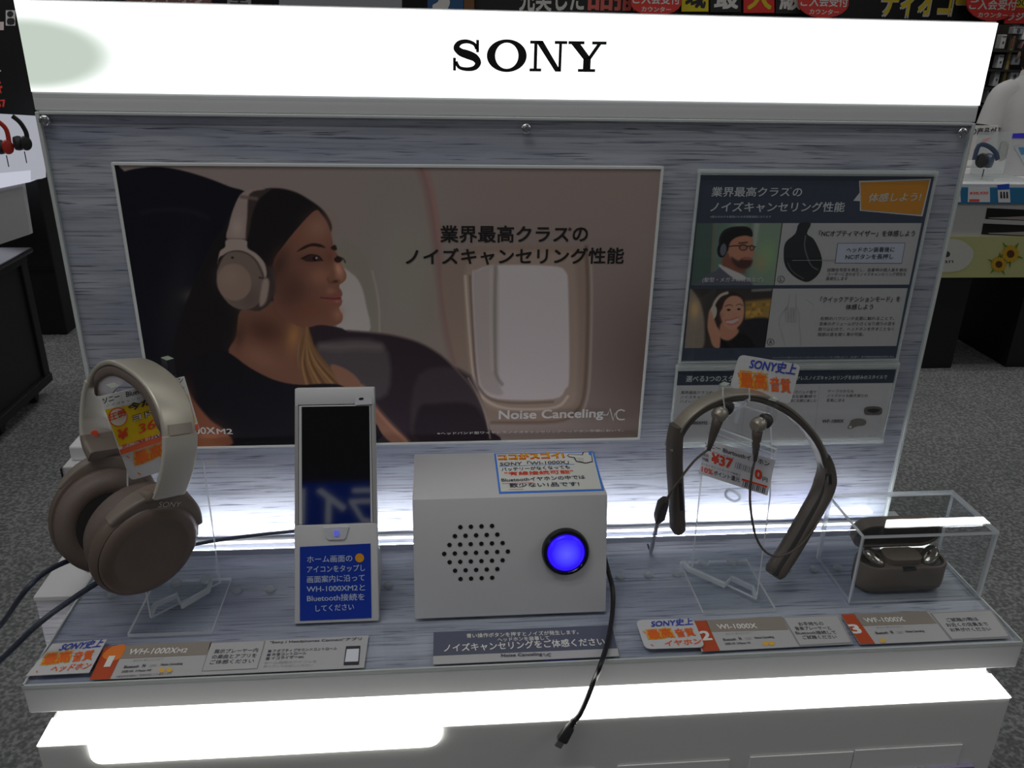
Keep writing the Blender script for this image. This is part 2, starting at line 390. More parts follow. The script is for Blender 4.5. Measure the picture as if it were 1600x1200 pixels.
# --- the word mark: wide slab-serif capitals
FH = Frame((0, -.0046, 0), (1, 0, 0), (0, 0, 1))
def letter(polys, x0, x1):
    a, b = FH.uv(705, 110.3), FH.uv(945, 112.8); H = .0228
    V = []; F = []; n = 0
    for P, idx in polys:
        P = np.asarray(P, float); q = a + (b-a)*(x0+(x1-x0)*P[:, :1]) + np.array([0, H])*P[:, 1:]
        V.append(FH.pt(q, 2)); F += [[i+n for i in f] for f in idx]; n += len(P)
    return np.concatenate(V), F
def ply(*pts): return (list(pts), [list(range(len(pts)))])
def strip(L, R_): n = len(L); return (list(L)+list(R_), [[i, i+1, n+i+1, n+i] for i in range(n-1)])
def S_poly():
    c = cat([(.80, .70), (.72, .86), (.50, .945), (.27, .90), (.17, .74), (.30, .60), (.52, .52), (.74, .42), (.84, .26), (.74, .10), (.50, .05), (.25, .11), (.15, .30)], 5)
    n = len(c); t = np.linspace(0, 1, n); wd = .05 + .055*np.sin(np.pi*t)**2 + .035*np.exp(-((t-.5)/.13)**2) 
    tg = np.gradient(c, axis=0); tg /= np.linalg.norm(tg, axis=1)[:, None]; nn = np.stack([-tg[:, 1], tg[:, 0]], 1)
    wx = wd[:, None]*np.array([1., 1.0])
    return strip(c+nn*wx, c-nn*wx)
ring_o = [(.5+.5*math.cos(t), .5+.53*math.sin(t)) for t in np.linspace(0, 2*math.pi, 49)]
ring_i = [(.5+.29*math.cos(t), .5+.42*math.sin(t)) for t in np.linspace(0, 2*math.pi, 49)]
LOGO = [
  ([S_poly(), ply((.78, .60), (.87, .60), (.87, 1.0), (.78, 1.0)), ply((.06, 0), (.15, 0), (.15, .42), (.06, .42))], 0, .205),
  ([strip(ring_o, ring_i)], .228, .485),
  ([ply((0, 0), (.32, 0), (.32, .1), (0, .1)), ply((.11, .1), (.2, .1), (.2, .9), (.11, .9)), ply((0, .9), (.34, .9), (.34, 1), (0, 1)),
    ply((.14, 1), (.34, 1), (.86, 0), (.70, 0)), ply((.78, 0), (.86, 0), (.86, .9), (.78, .9)), ply((.66, .9), (1, .9), (1, 1), (.66, 1))], .505, .745),
  ([ply((0, .9), (.42, .9), (.42, 1), (0, 1)), ply((.62, .9), (1, .9), (1, 1), (.62, 1)), ply((.08, .9), (.32, .9), (.6, .46), (.42, .40)), ply((.75, .9), (.86, .9), (.6, .40), (.52, .46)),
    ply((.41, .1), (.61, .1), (.61, .47), (.41, .44)), ply((.28, 0), (.74, 0), (.74, .1), (.28, .1))], .752, 1.0)]
for L, a0, a1 in LOGO: mk('logo_letter', letter(L, a0, a1), mat('logo_black', (.006, .006, .006), .5, noise=0), hd)

bb = mk('back_board', box(-.3848, .3848, 0, .018, -.0031, .3955), GR, db)
sh = mk('acrylic_sheet', edged(box(-.3838, .3838, -.0042, -.0012, .0, .3945), 1e-2), None, bb, mats=[CLEAR, RIM])
for nm, b in (('sheet_edge', (-.3850, -.3820, -.0046, .0, .0, .3950)), ('sheet_edge', (.3820, .3850, -.0046, .0, .0, .3950)), ('sheet_edge', (-.3820, .3820, -.0046, 0, .3930, .3955))):
    mk(nm, box(*b, .0005, 1), mat('polished_edge', (.62, .66, .64), .25, noise=.03), bb)
STEEL = mat('screw_steel', (.6, .6, .62), .2, metal=1, noise=.05)
for px, py in ((70, 188), (822, 201), (1503, 207)):
    P = aty(px, py, -.0045)
    mk('screw', join(lathe([(.0042, 0), (.0042, .0012), (.0034, .0022), (.002, .0026), (.0019, .0016), (.0001, .0016)], P, (0, -1, 0), 20)), STEEL, bb, smooth=40)
# --- shelf
sf = mk('shelf', box(XL, XR, SF, .018, -.027, -.0032, .0012), mat('lip_white', (.74, .74, .75), .4, noise=.02), ds)
mk('shelf_top', box(XL+.0015, XR-.0015, SF+.0015, -.001, -.0034, -.0026), GRT, sf)
cs = mk('cover_sheet', edged(box(XL+.001, XR-.001, SF+.001, -.047, -.0026, 0), 1.2e-3), None, sf, mats=[CLEAR, RIM])
mk('cover_sheet_edge', box(XL, XR, SF-.0004, SF+.0012, -.0030, .0001), mat('polished_edge'), sf)
mk('cover_sheet_edge', box(XL, XL+.0014, SF, -.047, -.0030, .0001), mat('polished_edge'), sf)
mk('cover_sheet_edge', box(XR-.0014, XR, SF, -.047, -.0030, .0001), mat('polished_edge'), sf)
for px, py in ((175, 931), (370, 924), (422, 922), (607, 915), (969, 901), (1013, 899), (1057, 897), (1229, 891), (1272, 890), (1309, 888)):
    P = atz(px, py, 0)
    mk('clear_stud', lathe([(.0045, 0), (.0044, .0012), (.0034, .0026), (.0018, .0034), (.0001, .0036)], P, (0, 0, 1), 14), FROST, sf, smooth=True)
# --- light bar along the foot of the back board
mk('light_bar', box(-.372, .378, -.0245, -.0205, -.0024, .0002), emis('led_bar', (.90, .93, 1.0), 42.), db)
mk('added_bar_lip', box(-.380, .384, -.0275, -.0258, -.0025, .0034, .0004, 1), mat('added_lip_grey', at(100, 103, 112), .5), db)  # lip added only to hide the glowing bar from the camera, shelf-coloured to blend
mk('foot_trim', box(-.378, .382, -.0080, -.0046, -.0024, .0008), mat('lip_pale', (.8, .8, .78), .4), db)
# --- light gap and base below the shelf
mk('gap_light', box(-.378, .392, -.180, -.176, -.050, -.027), emis('lower_led', (1, .985, .93), 5.0), ds)
LW = mat('lower_white', (.8, .8, .78), .35, noise=.02)
body = mk('base_cabinet', box(-.386, .402, -.2035, .012, FLOOR, -.0505, .0012), LW, ds)
FB = Frame((0, -.2036, 0), (1, 0, 0), (0, 0, 1))
mk('ledge', box(-.3855, .4015, -.2045, -.176, -.0505, -.0492, .0003, 1), emis('ledge_diffuser', (1, .985, .93), 4.4), ds)
a, b = FB.uv(136, 1150), FB.uv(690, 1140); zb = FB.uv(400, 1178)[1]
P2 = [(a[0], -.0493)] + [(a[0]+.008-.008*math.cos(t), zb+.008-.008*math.sin(t)) for t in np.linspace(0, math.pi/2, 6)] + [(b[0]-.012+.012*math.sin(t), zb+.012-.012*math.cos(t)) for t in np.linspace(0, math.pi/2, 6)] + [(b[0], -.0493)]
mk('diffuser_apron', prism([(x, -.2036, z) for x, z in P2], (0, -.0022, 0)), emis('ledge_diffuser', (1, .985, .93), 4.4), ds)
rail = mk('ticket_rail', box(-.37, .385, -.2075, -.2037, -.150, -.1235), mat('rail_plum', av(74, 70, 84), .4), ds)
for x0, x1 in ((480, 720), (755, 930), (965, 1140), (1172, 1333), (1336, 1503)):
    yt = lambda x: 1196.5 - (x-965)*.0655
    p0, p1 = FB.P(x0, yt(x0)), FB.P(x1, yt(x1))
    mk('blank_ticket', box(p0[0], p1[0], -.2048, -.2038, -.1235, (p0[2]+p1[2])/2), mat('ticket_white', (.85, .85, .83), .5, noise=.02), ds)

# ================================================================== poster of the passenger
FP = Frame((0, -.0085, 0), (1, 0, 0), (0, 0, 1))
pa, pb = FP.uv(174, 254), FP.uv(998, 686)
px0, px1, pz0, pz1 = pa[0], FP.uv(1038, 261)[0]-.0006, pb[1], pa[1]
po = thing('poster', 'wide poster of a dark-haired woman wearing headphones in an aircraft seat', 'poster', ((px0+px1)/2, -.0046, pz0))
mk('poster_sheet', box(px0, px1, -.0084, -.0046, pz0, pz1), mat('sheet_edge_white', (.8, .83, .8), .3, noise=.02), po)
for q in ((px0, px0+.0022, pz0, pz1), (px1-.0022, px1, pz0, pz1), (px0+.0022, px1-.0022, pz0, pz0+.0018), (px0+.0022, px1-.0022, pz1-.0018, pz1)):
    mk('poster_rim', box(q[0], q[1], -.0098, -.0084, q[2], q[3]), mat('sheet_edge_white'), po)
FP = Frame((0, -.0086, 0), (1, 0, 0), (0, 0, 1))
cs_ = [proj(np.array([x, -.0086, z])) for x, z in ((px0+.0022, pz0+.0018), (px1-.0022, pz0+.0018), (px1-.0022, pz1-.0018), (px0+.0022, pz1-.0018))]
A = Print(FP, None, 660, 372, (86, 77, 73), T=(160, 240, .3834), corners=[(float(x), float(y)) for x, y in cs_])
D = 885                                                             # second zoom's offset in this print's units
def R5(pts): return [((500-160)/.3834 + x*.99974, y) for x, y in pts]
# cabin wall tones
A.blob(1900, 150, 600, 300, (86, 76, 72), .8); A.blob(1150, 150, 260, 500, (84, 78, 74), .7); A.blob(2250, 900, 300, 420, (62, 52, 47), .95); A.blob(1250, 500, 150, 300, (86, 84, 76), .8)
A.blob(1450, 750, 200, 300, (84, 77, 70), .7)
A.line(R5([(405, 40), (440, 150), (470, 330), (492, 520), (520, 720), (560, 880)]), 22, (82, 60, 57), 16); A.line(R5([(425, 40), (462, 170), (490, 360)]), 8, (96, 70, 66), 8)
# window moulding
A.fill(R5([(500, 470), (560, 400), (700, 375), (1000, 375), (1080, 400), (1098, 520), (1085, 950), (1050, 1060), (960, 1095), (760, 1095), (640, 1050), (560, 880), (510, 640)]), (86, 74, 66), 6)
A.line(R5([(1085, 380), (1092, 600), (1080, 950), (1045, 1050), (960, 1092), (700, 1096)]), 9, (60, 48, 41), 6)
A.line(R5([(1102, 400), (1108, 600), (1096, 960), (1060, 1070)]), 5, (106, 95, 88), 5)
A.fill(R5([(590, 500), (640, 420), (740, 400), (980, 405), (1040, 460), (1050, 930), (1000, 1040), (760, 1055), (660, 1010), (615, 900)]), (94, 82, 74), 8)
A.line(R5([(592, 500), (600, 620), (620, 860), (640, 960), (700, 1020), (800, 1042), (960, 1034), (1010, 990)]), 9, (122, 112, 104), 4)
A.line(R5([(612, 500), (622, 700), (636, 900), (680, 990), (780, 1016), (950, 1012)]), 6, (66, 55, 48), 4)
win = R5([(620, 520), (640, 475), (720, 455), (940, 458), (1000, 480), (1012, 560), (1016, 900), (1000, 960), (950, 1000), (730, 1000), (660, 960), (640, 880)])
A.fill(win, (118, 112, 112), 3)
A.fill(R5([(622, 520), (645, 475), (720, 458), (728, 560), (728, 900), (745, 980), (680, 970), (645, 890)]), (104, 97, 95), 5)
A.line(R5([(716, 460), (712, 620), (714, 860), (722, 910), (742, 940)]), 10, (78, 74, 70), 5)
A.line(R5([(698, 470), (696, 700), (702, 880)]), 8, (112, 104, 97), 6)
# window behind the face
A.fill([(960, 370), (1020, 370), (1075, 420), (1105, 520), (1120, 640), (1130, 735), (960, 730)], (82, 78, 70), 8)
A.fill([(960, 480), (1020, 492), (1055, 540), (1075, 620), (1086, 728), (960, 728)], (110, 105, 101), 3)
A.line([(1100, 480), (1125, 600), (1130, 730)], 4, (104, 97, 90), 4)
# right seat back
A.fill([(830, 702), (960, 708), (1000, 722), (1100, 730), (1190, 742), (1290, 770), (1380, 822), (1450, 890), (1510, 960), (1550, 1040), (1573, 1120), (1580, 1180), (900, 1190), (860, 900)], (27, 21, 25), 2)
A.fill([(885, 775), (1140, 772), (1160, 980), (1000, 985), (900, 880)], (46, 41, 42), 9); A.line([(890, 785), (960, 790), (1040, 785), (1130, 790)], 20, (74, 68, 63), 14, alpha=.7)
A.fill([(1290, 900), (1500, 905), (1540, 1180), (1280, 1180)], (36, 30, 33), 8); A.fill([(1290, 1040), (1360, 1020), (1520, 1030), (1560, 1180), (1290, 1180)], (22, 17, 20), 8)
A.line([(1000, 722), (1100, 730), (1190, 742), (1290, 770), (1380, 822), (1450, 890), (1510, 960), (1550, 1040), (1573, 1120)], 7, (58, 50, 48), 3)
A.line([(1490, 915), (1530, 985), (1562, 1070), (1580, 1160)], 3, (110, 98, 88), 3)
# left seat back
A.fill([(20, 105), (90, 72), (170, 57), (240, 55), (330, 70), (430, 100), (520, 135), (590, 160), (680, 250), (700, 700), (560, 900), (520, 1200), (20, 1200)], (11, 11, 16), 2)
A.line([(160, 240), (260, 228), (360, 236), (430, 262)], 10, (18, 18, 23), 10); A.blob(300, 620, 70, 300, (20, 20, 23), .7, 10); A.blob(375, 580, 50, 28, (58, 54, 49), .8)
# hair
A.fill([(560, 215), (600, 165), (650, 146), (720, 141), (790, 158), (850, 192), (895, 226), (922, 262), (935, 300), (920, 330), (870, 300), (800, 380), (720, 470), (700, 600), (640, 660), (570, 700), (545, 780), (470, 830), (380, 900), (300, 880), (290, 760), (420, 420)], (15, 13, 14), 3)
# neck and chest, face
A.fill([(562, 640), (640, 640), (700, 600), (800, 690), (836, 706), (815, 740), (798, 790), (800, 860), (835, 935), (800, 946), (700, 926), (600, 878), (515, 812), (545, 745)], (74, 49, 38), 3)
A.blob(660, 720, 90, 60, (50, 31, 24), .9, 15); A.blob(780, 740, 30, 70, (104, 72, 42), .9, 8); A.blob(640, 830, 90, 45, (84, 57, 45), .8, 25); A.blob(560, 740, 25, 60, (46, 30, 25), .7, 10)
face = [(866, 232), (893, 248), (915, 280), (930, 318), (938, 356), (944, 388), (958, 412), (970, 442), (986, 472), (994, 492), (992, 512), (978, 527), (968, 533), (966, 546), (974, 558), (978, 574), (970, 588), (977, 600), (974, 616), (965, 627), (968, 640), (978, 655), (979, 675), (968, 692), (935, 702), (885, 698), (838, 708), (790, 700), (730, 660), (698, 600), (694, 500), (700, 432), (740, 372), (800, 298)]
A.fill(face, (76, 50, 40), 1.5)
A.blob(770, 560, 90, 110, (52, 33, 28), .85, 0); A.blob(720, 450, 40, 80, (42, 27, 23), .85, 20); A.blob(880, 300, 55, 60, (94, 67, 56), .75, 40); A.blob(850, 640, 90, 40, (72, 44, 32), .7); A.blob(890, 500, 55, 40, (92, 62, 50), .8)
A.blob(962, 470, 22, 45, (126, 90, 74), .8, -20); A.blob(960, 655, 22, 25, (104, 70, 55), .7); A.blob(925, 420, 25, 40, (70, 44, 36), .8); A.blob(930, 560, 20, 15, (104, 72, 58), .6); A.blob(830, 430, 70, 26, (64, 41, 35), .8)
A.line([(930, 420), (940, 480), (930, 510)], 8, (66, 42, 34), 10, alpha=.6)
A.fill([(792, 400), (820, 378), (855, 366), (890, 370), (908, 384), (880, 380), (850, 378), (820, 390)], (24, 16, 14), 2); A.fill([(930, 384), (948, 372), (956, 390), (944, 394)], (24, 16, 14), 2)
A.fill([(815, 428), (845, 416), (875, 420), (892, 436), (865, 440), (835, 440)], (34, 22, 20), 2); A.ell(866, 429, 9, 9, (12, 9, 9)); A.ell(872, 426, 3, 3, (190, 180, 170)); A.line([(812, 428), (845, 413), (880, 418), (896, 436)], 5, (14, 9, 9), 1.5)
A.fill([(944, 428), (960, 420), (978, 432), (966, 444), (950, 442)], (26, 16, 15), 2); A.line([(955, 418), (980, 428), (990, 444)], 4, (14, 9, 9), 2)
A.blob(950, 521, 14, 7, (40, 22, 18), .9); A.line([(918, 508), (924, 524), (940, 526)], 5, (54, 33, 27), 4, alpha=.7)
A.fill([(893, 588), (925, 580), (950, 570), (966, 572), (976, 578), (970, 588), (976, 600), (968, 612), (945, 614), (918, 604)], (84, 46, 41), 2); A.line([(890, 587), (920, 590), (950, 591), (972, 589)], 4, (44, 20, 18), 2); A.blob(958, 603, 12, 5, (112, 72, 64), .7)
# lock of hair on the far side
A.fill([(836, 706), (850, 740), (868, 790), (910, 850), (960, 900), (1010, 960), (940, 970), (870, 955), (828, 930), (800, 860), (802, 790), (815, 740)], (72, 50, 31), 3)
for k in range(9):
    t = k/8
    A.line([(834, 712), (826+22*t, 780), (815+80*t, 860), (835+150*t, 950)], 5, [(120, 92, 62), (46, 31, 21), (92, 68, 42)][k % 3], 4, alpha=.7)
# shoulder beyond, far arm, near arm
A.fill([(930, 862), (980, 872), (1030, 905), (1062, 950), (1110, 1030), (1180, 1110), (1245, 1175), (1180, 1180), (1090, 1090), (1000, 1010), (960, 930)], (84, 58, 46), 3)
A.line([(1062, 950), (1110, 1030), (1180, 1110), (1245, 1175)], 12, (128, 90, 68), 8, alpha=.6)
A.fill([(500, 806), (600, 872), (700, 922), (800, 942), (900, 938), (985, 950), (1050, 1030), (1110, 1180), (500, 1200), (440, 1100), (370, 1000), (320, 900), (400, 820)], (12, 11, 14), 2)
A.fill([(325, 925), (370, 1000), (440, 1085), (500, 1130), (520, 1190), (300, 1200), (300, 1000)], (82, 48, 35), 4); A.blob(430, 1160, 70, 60, (104, 66, 46), .8); A.blob(345, 1010, 30, 80, (66, 37, 28), .7)
# headphones in the picture
A.ell(612, 528, 88, 114, (30, 25, 24), -14); A.line([(690, 470), (692, 560), (660, 610)], 22, (40, 32, 29), 8)
A.fill([(556, 176), (580, 154), (625, 143), (664, 146), (632, 172), (604, 230), (588, 300), (584, 350), (508, 348), (516, 290), (532, 230)], (92, 80, 75), 2)
A.fill([(600, 165), (664, 146), (690, 143), (640, 185), (612, 245), (596, 330), (584, 350), (590, 260)], (34, 28, 27), 3); A.line([(566, 176), (600, 180), (628, 184)], 12, (64, 54, 51), 4); A.blob(548, 300, 26, 40, (110, 97, 91), .7)
A.line([(508, 347), (584, 349)], 4, (58, 50, 47), 2)
A.fill([(508, 351), (584, 353), (592, 385), (630, 410), (662, 450), (668, 500), (640, 500), (600, 440), (540, 405), (480, 420), (470, 450), (478, 400), (500, 380)], (98, 87, 81), 2)
A.ell(565, 515, 97, 124, (68, 58, 53), -16); A.blob(600, 590, 60, 60, (58, 47, 43), .8); A.ell(537, 524, 70, 76, (84, 70, 62), -16, 3); A.blob(520, 500, 50, 50, (92, 78, 70), .6)
A.line([(470, 470), (500, 410), (560, 398), (620, 430), (655, 500)], 4, (38, 31, 29), 2); A.ell(530, 424, 6, 5, (26, 20, 19)); A.line([(640, 505), (672, 512)], 7, (34, 28, 26), 2); A.fill([(655, 515), (680, 520), (668, 600), (640, 618)], (92, 80, 73), 4)
A.build('printed_photo', po)
BK = ink(14, 12, 12)
FP.text('業界最高クラス', (688, 379), (888, 379), 27, BK, po, 3, .018); FP.text('の', (894, 377), (918, 377), 22, BK, po, 3, .018); FP.text('*', (887, 361), (893, 361), 6, BK, po, 3, .01)
FP.text('ノイズキャンセリング性能', (634, 414), (974, 412), 26, BK, po, 3, .018)
PW = ink(150, 146, 144)
FP.text('Noise Canceling', (779, 659), (942, 656), 18, PW, po, 3, .022)
FP.stroke([(942, 648), (949, 648), (953, 638), (958, 657), (961, 645), (963, 648)], 1.8, 'logo_wave', PW, po, 3, 1)
FP.stroke([(976, 642), (970, 640), (964, 643), (963, 650), (967, 655), (976, 655)], 2.2, 'logo_wave', PW, po, 3, 3)
FP.text('※ヘッドバンド型ワイヤレスノイズキャンセリングヘッドホン市場において。', (683, 679), (974, 674), 4.0, PW, po, 3)
FP.text('WH-1000X', (244, 678), (337, 678), 11, PW, po, 3, .02); FP.text('M2', (339, 678), (364, 678), 8.5, PW, po, 3, .02)
# ================================================================== information sheets in clear holders
NAVY = ink(34, 39, 48); PAPER = ink(108, 106, 106); DK = ink(22, 22, 26); LT = ink(134, 134, 136)
HLIP = acrylic('holder_lip_acrylic', edge=.42, ec=(.85, .88, .86))
def holder(name, label, corners, yb=-.0046, group=None):
    """clear holder screwed to the board: back plate, sheet, cover with polished rims"""
    fr = Frame((0, yb-.0030, 0), (1, 0, 0), (0, 0, 1)); U = np.array([fr.uv(*q) for q in corners])
    x0, x1, z0, z1 = U[:, 0].min(), U[:, 0].max(), U[:, 1].min(), U[:, 1].max()
    t = thing(name, label, 'sign', ((x0+x1)/2, yb, z0), group)
    mk('backing_plate', box(x0, x1, yb-.0028, yb, z0, z1), mat('sheet_edge_white'), t)
    mk('cover_plate', edged(box(x0, x1, yb-.0058, yb-.0044, z0-.001, z1+.001), 1.2e-3), None, t, mats=[CLEAR, RIM])
    for zz in (z0, z1): mk('holder_lip', box(x0-.0012, x1+.0012, yb-.0062, yb, zz-.0022, zz+.0022, .0006, 1), HLIP, t)
    for xx in (x0, x1): mk('holder_rim', box(xx-.0005, xx+.0005, yb-.0060, yb, z0, z1), HLIP, t)
    return t, fr, (x0, x1, z0, z1)
t6 = lambda x, y: (1040 + x*.2833, 240 + y*.2833)
def Q(*p): return [t6(*q) for q in p]
hs, FS, bx_ = holder('information_sheet', 'navy sheet with two small portraits and orange speech bubble in clear holder', [(1093, 270), (1462, 271), (1391, 563), (1062, 564)])
mk('navy_sheet', (FS.pt(np.array([(bx_[0]+.0008, bx_[2]+.001), (bx_[1]-.0008, bx_[2]+.001), (bx_[1]-.0008, bx_[3]-.001), (bx_[0]+.0008, bx_[3]-.001)]), 1), [[0, 1, 2, 3]]), NAVY, hs)
FS.text('業界最高クラス', t6(250, 238), t6(680, 238), 15.5, LT, hs, 3, .014); FS.text('の', t6(697, 236), t6(748, 236), 13, LT, hs, 3, .014); FS.text('*', t6(684, 195), t6(694, 195), 3, LT, hs, 3)
FS.text('ノイズキャンセリング性能', t6(244, 322), t6(982, 322), 16, LT, hs, 3, .014)
FS.text('※最大のみぞを振幅のため未掲載項目になります', t6(244, 354), t6(580, 354), 3.6, ink(110, 112, 116), hs, 3)
FS.poly(Q((1066, 150), (1464, 138), (1416, 346), (1070, 315), (1071, 262), (1034, 260), (1069, 215)), 'bubble_border', LT, hs, 2)
FS.poly(Q((1073, 158), (1455, 146), (1408, 337), (1078, 309)), 'speech_bubble', ink(136, 90, 28), hs, 3)
FS.text('体感しよう!', t6(1112, 268), t6(1400, 262), 14, ink(140, 134, 122), hs, 4, .02, .12)
FS.poly(Q((596, 725), (1342, 722), (1411, 383), (640, 383)), 'text_panel', PAPER, hs, 2)
FS.poly(Q((545, 1068), (1272, 1060), (1334, 742), (590, 744)), 'text_panel', PAPER, hs, 2)
# portrait of the man
B = Print(FS, None, 150, 110, (66, 78, 70), T=(1040, 240, .2833), lay=2, corners=Q((140, 727), (600, 725), (645, 383), (172, 383)))
B.fill([(120, 370), (265, 370), (250, 740), (110, 740)], (48, 60, 54), 4, 1); B.fill([(262, 370), (275, 370), (262, 740), (246, 740)], (74, 72, 62), 2, 1); B.fill([(480, 370), (660, 370), (620, 740), (450, 740)], (80, 92, 80), 8, 1); B.fill([(490, 370), (520, 370), (500, 520), (480, 520)], (104, 106, 100), 5, 1)
B.blob(560, 560, 60, 90, (88, 110, 74), .7); B.blob(520, 600, 40, 50, (112, 92, 68), .6); B.blob(410, 400, 60, 30, (98, 108, 96), .6)
B.fill([(170, 740), (200, 690), (270, 650), (320, 630), (440, 690), (470, 740)], (58, 58, 66), 2); B.fill([(296, 622), (320, 618), (440, 680), (420, 700), (380, 690)], (140, 136, 134), 2)
B.fill([(330, 540), (370, 580), (440, 640), (420, 660), (340, 630), (310, 610)], (84, 52, 42), 3)
B.fill([(352, 470), (400, 440), (470, 450), (480, 490), (484, 530), (492, 552), (478, 570), (474, 610), (450, 632), (410, 634), (370, 600), (345, 540)], (116, 78, 62), 2)
B.fill([(362, 570), (400, 590), (430, 575), (475, 580), (474, 612), (448, 634), (408, 634), (370, 604)], (48, 33, 29), 4); B.line([(428, 580), (470, 582)], 9, (112, 66, 58), 3)
B.fill([(300, 520), (296, 470), (320, 425), (370, 405), (440, 402), (474, 420), (478, 458), (440, 452), (390, 462), (356, 490), (340, 540)], (18, 16, 17), 2)
B.line([(352, 512), (400, 508), (496, 514)], 5, (14, 12, 12), 1.4); B.ell(428, 518, 24, 18, (22, 17, 16)); B.ell(428, 519, 19, 13, (98, 66, 54)); B.ell(476, 520, 14, 16, (22, 17, 16)); B.ell(476, 521, 10, 11, (98, 66, 54)); B.line([(405, 494), (450, 490)], 6, (22, 16, 15), 2)
B.ell(312, 530, 27, 44, (16, 16, 19), 8); B.ell(318, 530, 17, 34, (62, 64, 70), 8); B.line([(300, 490), (310, 450), (360, 412), (440, 408)], 10, (22, 22, 25), 2)
B.build('printed_portrait', hs)
FS.text('(髪型・メガネの有無など)', t6(200, 712), t6(534, 710), 8.5, LT, hs, 5, .01)
# portrait of the smiling woman
Cc = Print(FS, None, 150, 104, (38, 34, 32), T=(1040, 240, .2833), lay=2, corners=Q((104, 1072), (548, 1070), (592, 742), (134, 745)))
Cc.fill([(100, 740), (160, 770), (200, 850), (215, 960), (200, 1080), (90, 1080)], (88, 78, 70), 4); Cc.blob(160, 860, 30, 60, (136, 110, 70), .8); Cc.fill([(435, 815), (590, 800), (580, 930), (430, 930)], (102, 78, 40), 5, 1)
for k in range(26): Cc.blob(440+random.random()*130, 825+random.random()*95, 10, 9, random.choice([(150, 118, 48), (70, 60, 30), (128, 96, 40)]), .8)
Cc.fill([(380, 935), (590, 915), (580, 1080), (360, 1080)], (24, 23, 26), 4); Cc.line([(480, 755), (580, 750)], 10, (100, 98, 96), 4)
Cc.fill([(270, 860), (290, 790), (340, 765), (400, 770), (432, 800), (438, 880), (420, 960), (300, 960)], (32, 24, 22), 3)
Cc.fill([(300, 1075), (300, 1000), (330, 960), (400, 985), (440, 1000), (480, 1040), (480, 1080)], (16, 15, 17), 3); Cc.fill([(310, 930), (390, 960), (400, 990), (350, 1030), (300, 1010)], (120, 82, 66), 3)
Cc.fill([(300, 850), (330, 800), (380, 785), (420, 805), (432, 860), (424, 920), (390, 962), (350, 968), (312, 925)], (146, 106, 88), 3); Cc.blob(400, 840, 25, 40, (166, 126, 106), .6); Cc.blob(315, 890, 20, 40, (104, 70, 56), .7)
Cc.fill([(332, 922), (365, 918), (400, 906), (396, 928), (366, 940), (344, 936)], (140, 130, 124), 2); Cc.line([(330, 920), (365, 915), (402, 903)], 5, (120, 50, 46), 2); Cc.line([(344, 938), (370, 942), (398, 928)], 6, (128, 58, 52), 2)
Cc.ell(348, 862, 11, 6, (24, 16, 15)); Cc.ell(404, 858, 10, 6, (24, 16, 15)); Cc.line([(328, 842), (350, 834), (368, 840)], 5, (42, 28, 24), 2); Cc.line([(390, 836), (410, 830), (424, 838)], 5, (42, 28, 24), 2); Cc.blob(384, 888, 9, 8, (112, 72, 60), .7)
Cc.fill([(285, 880), (300, 810), (340, 770), (380, 764), (330, 810), (310, 860)], (36, 27, 24), 3)
Cc.line([(262, 880), (268, 830), (300, 785), (340, 768)], 13, (150, 140, 128), 3); Cc.ell(262, 878, 20, 40, (138, 128, 116), 10)
Cc.fill([(232, 960), (236, 900), (246, 864), (262, 900), (280, 950), (300, 990), (296, 1072), (262, 1060), (245, 1010)], (142, 100, 80), 3)
Cc.build('printed_portrait', hs)
# product drawings and captions
FS.poly(Q((736, 384), (800, 384), (778, 440), (815, 470), (850, 540), (862, 600), (845, 660), (800, 700), (760, 704), (700, 670), (660, 620), (650, 560), (660, 490), (715, 440)), 'cup_drawing', ink(24, 24, 25), hs, 3, 3)
FS.stroke(Q((770, 450), (765, 510), (780, 570), (805, 620), (840, 640)), 2.2, 'cup_drawing_line', ink(56, 56, 57), hs, 4); FS.stroke(Q((672, 600), (700, 650), (760, 690)), 1.5, 'cup_drawing_line', ink(50, 50, 50), hs, 4)
FS.stroke(Q((696, 588), (935, 586)), .9, 'leader_line', ink(84, 84, 84), hs, 5, 1)
for cx, cy, ch in ((635, 692, 'L'), (578, 1038, 'R')):
    FS.stroke([t6(cx+19*math.cos(a_), cy+18*math.sin(a_)) for a_ in np.linspace(0, 6.0, 13)], .7, 'circle_mark', DK, hs, 4, 2, True); FS.text(ch, t6(cx-7, cy+10), t6(cx+8, cy+10), 5.4, DK, hs, 4)
FS.text('「NCオプティマイザー」を体感しよう', t6(842, 456), t6(1370, 456), 9.5, DK, hs, 4, .008)
FS.poly(Q((931, 605), (1302, 606), (1322, 490), (946, 492)), 'button_border', ink(70, 72, 82), hs, 3); FS.poly(Q((936, 601), (1298, 602), (1317, 494), (950, 496)), 'button_panel', ink(118, 120, 128), hs, 4)
FS.text('ヘッドホン装着後に', t6(993, 543), t6(1258, 541), 8, DK, hs, 5, .006); FS.text('NCボタンを長押し', t6(988, 582), t6(1252, 580), 8, DK, hs, 5, .006)
for s_, y_, x_ in (('試聴信号音を再生し、装着時の個人差を検出', 650, 1326), ('ユーザーに合わせてノイズキャンセリング特性を', 674, 1322), ('最適化します', 698, 1000)): FS.text(s_, t6(888 if y_ < 690 else 882, y_), t6(x_, y_), 5.6, DK, hs, 4)
FS.text('「クイックアテンションモード」を', t6(850, 820), t6(1290, 816), 9, DK, hs, 4, .008); FS.text('体感しよう', t6(990, 860), t6(1140, 858), 8.5, DK, hs, 4, .008)
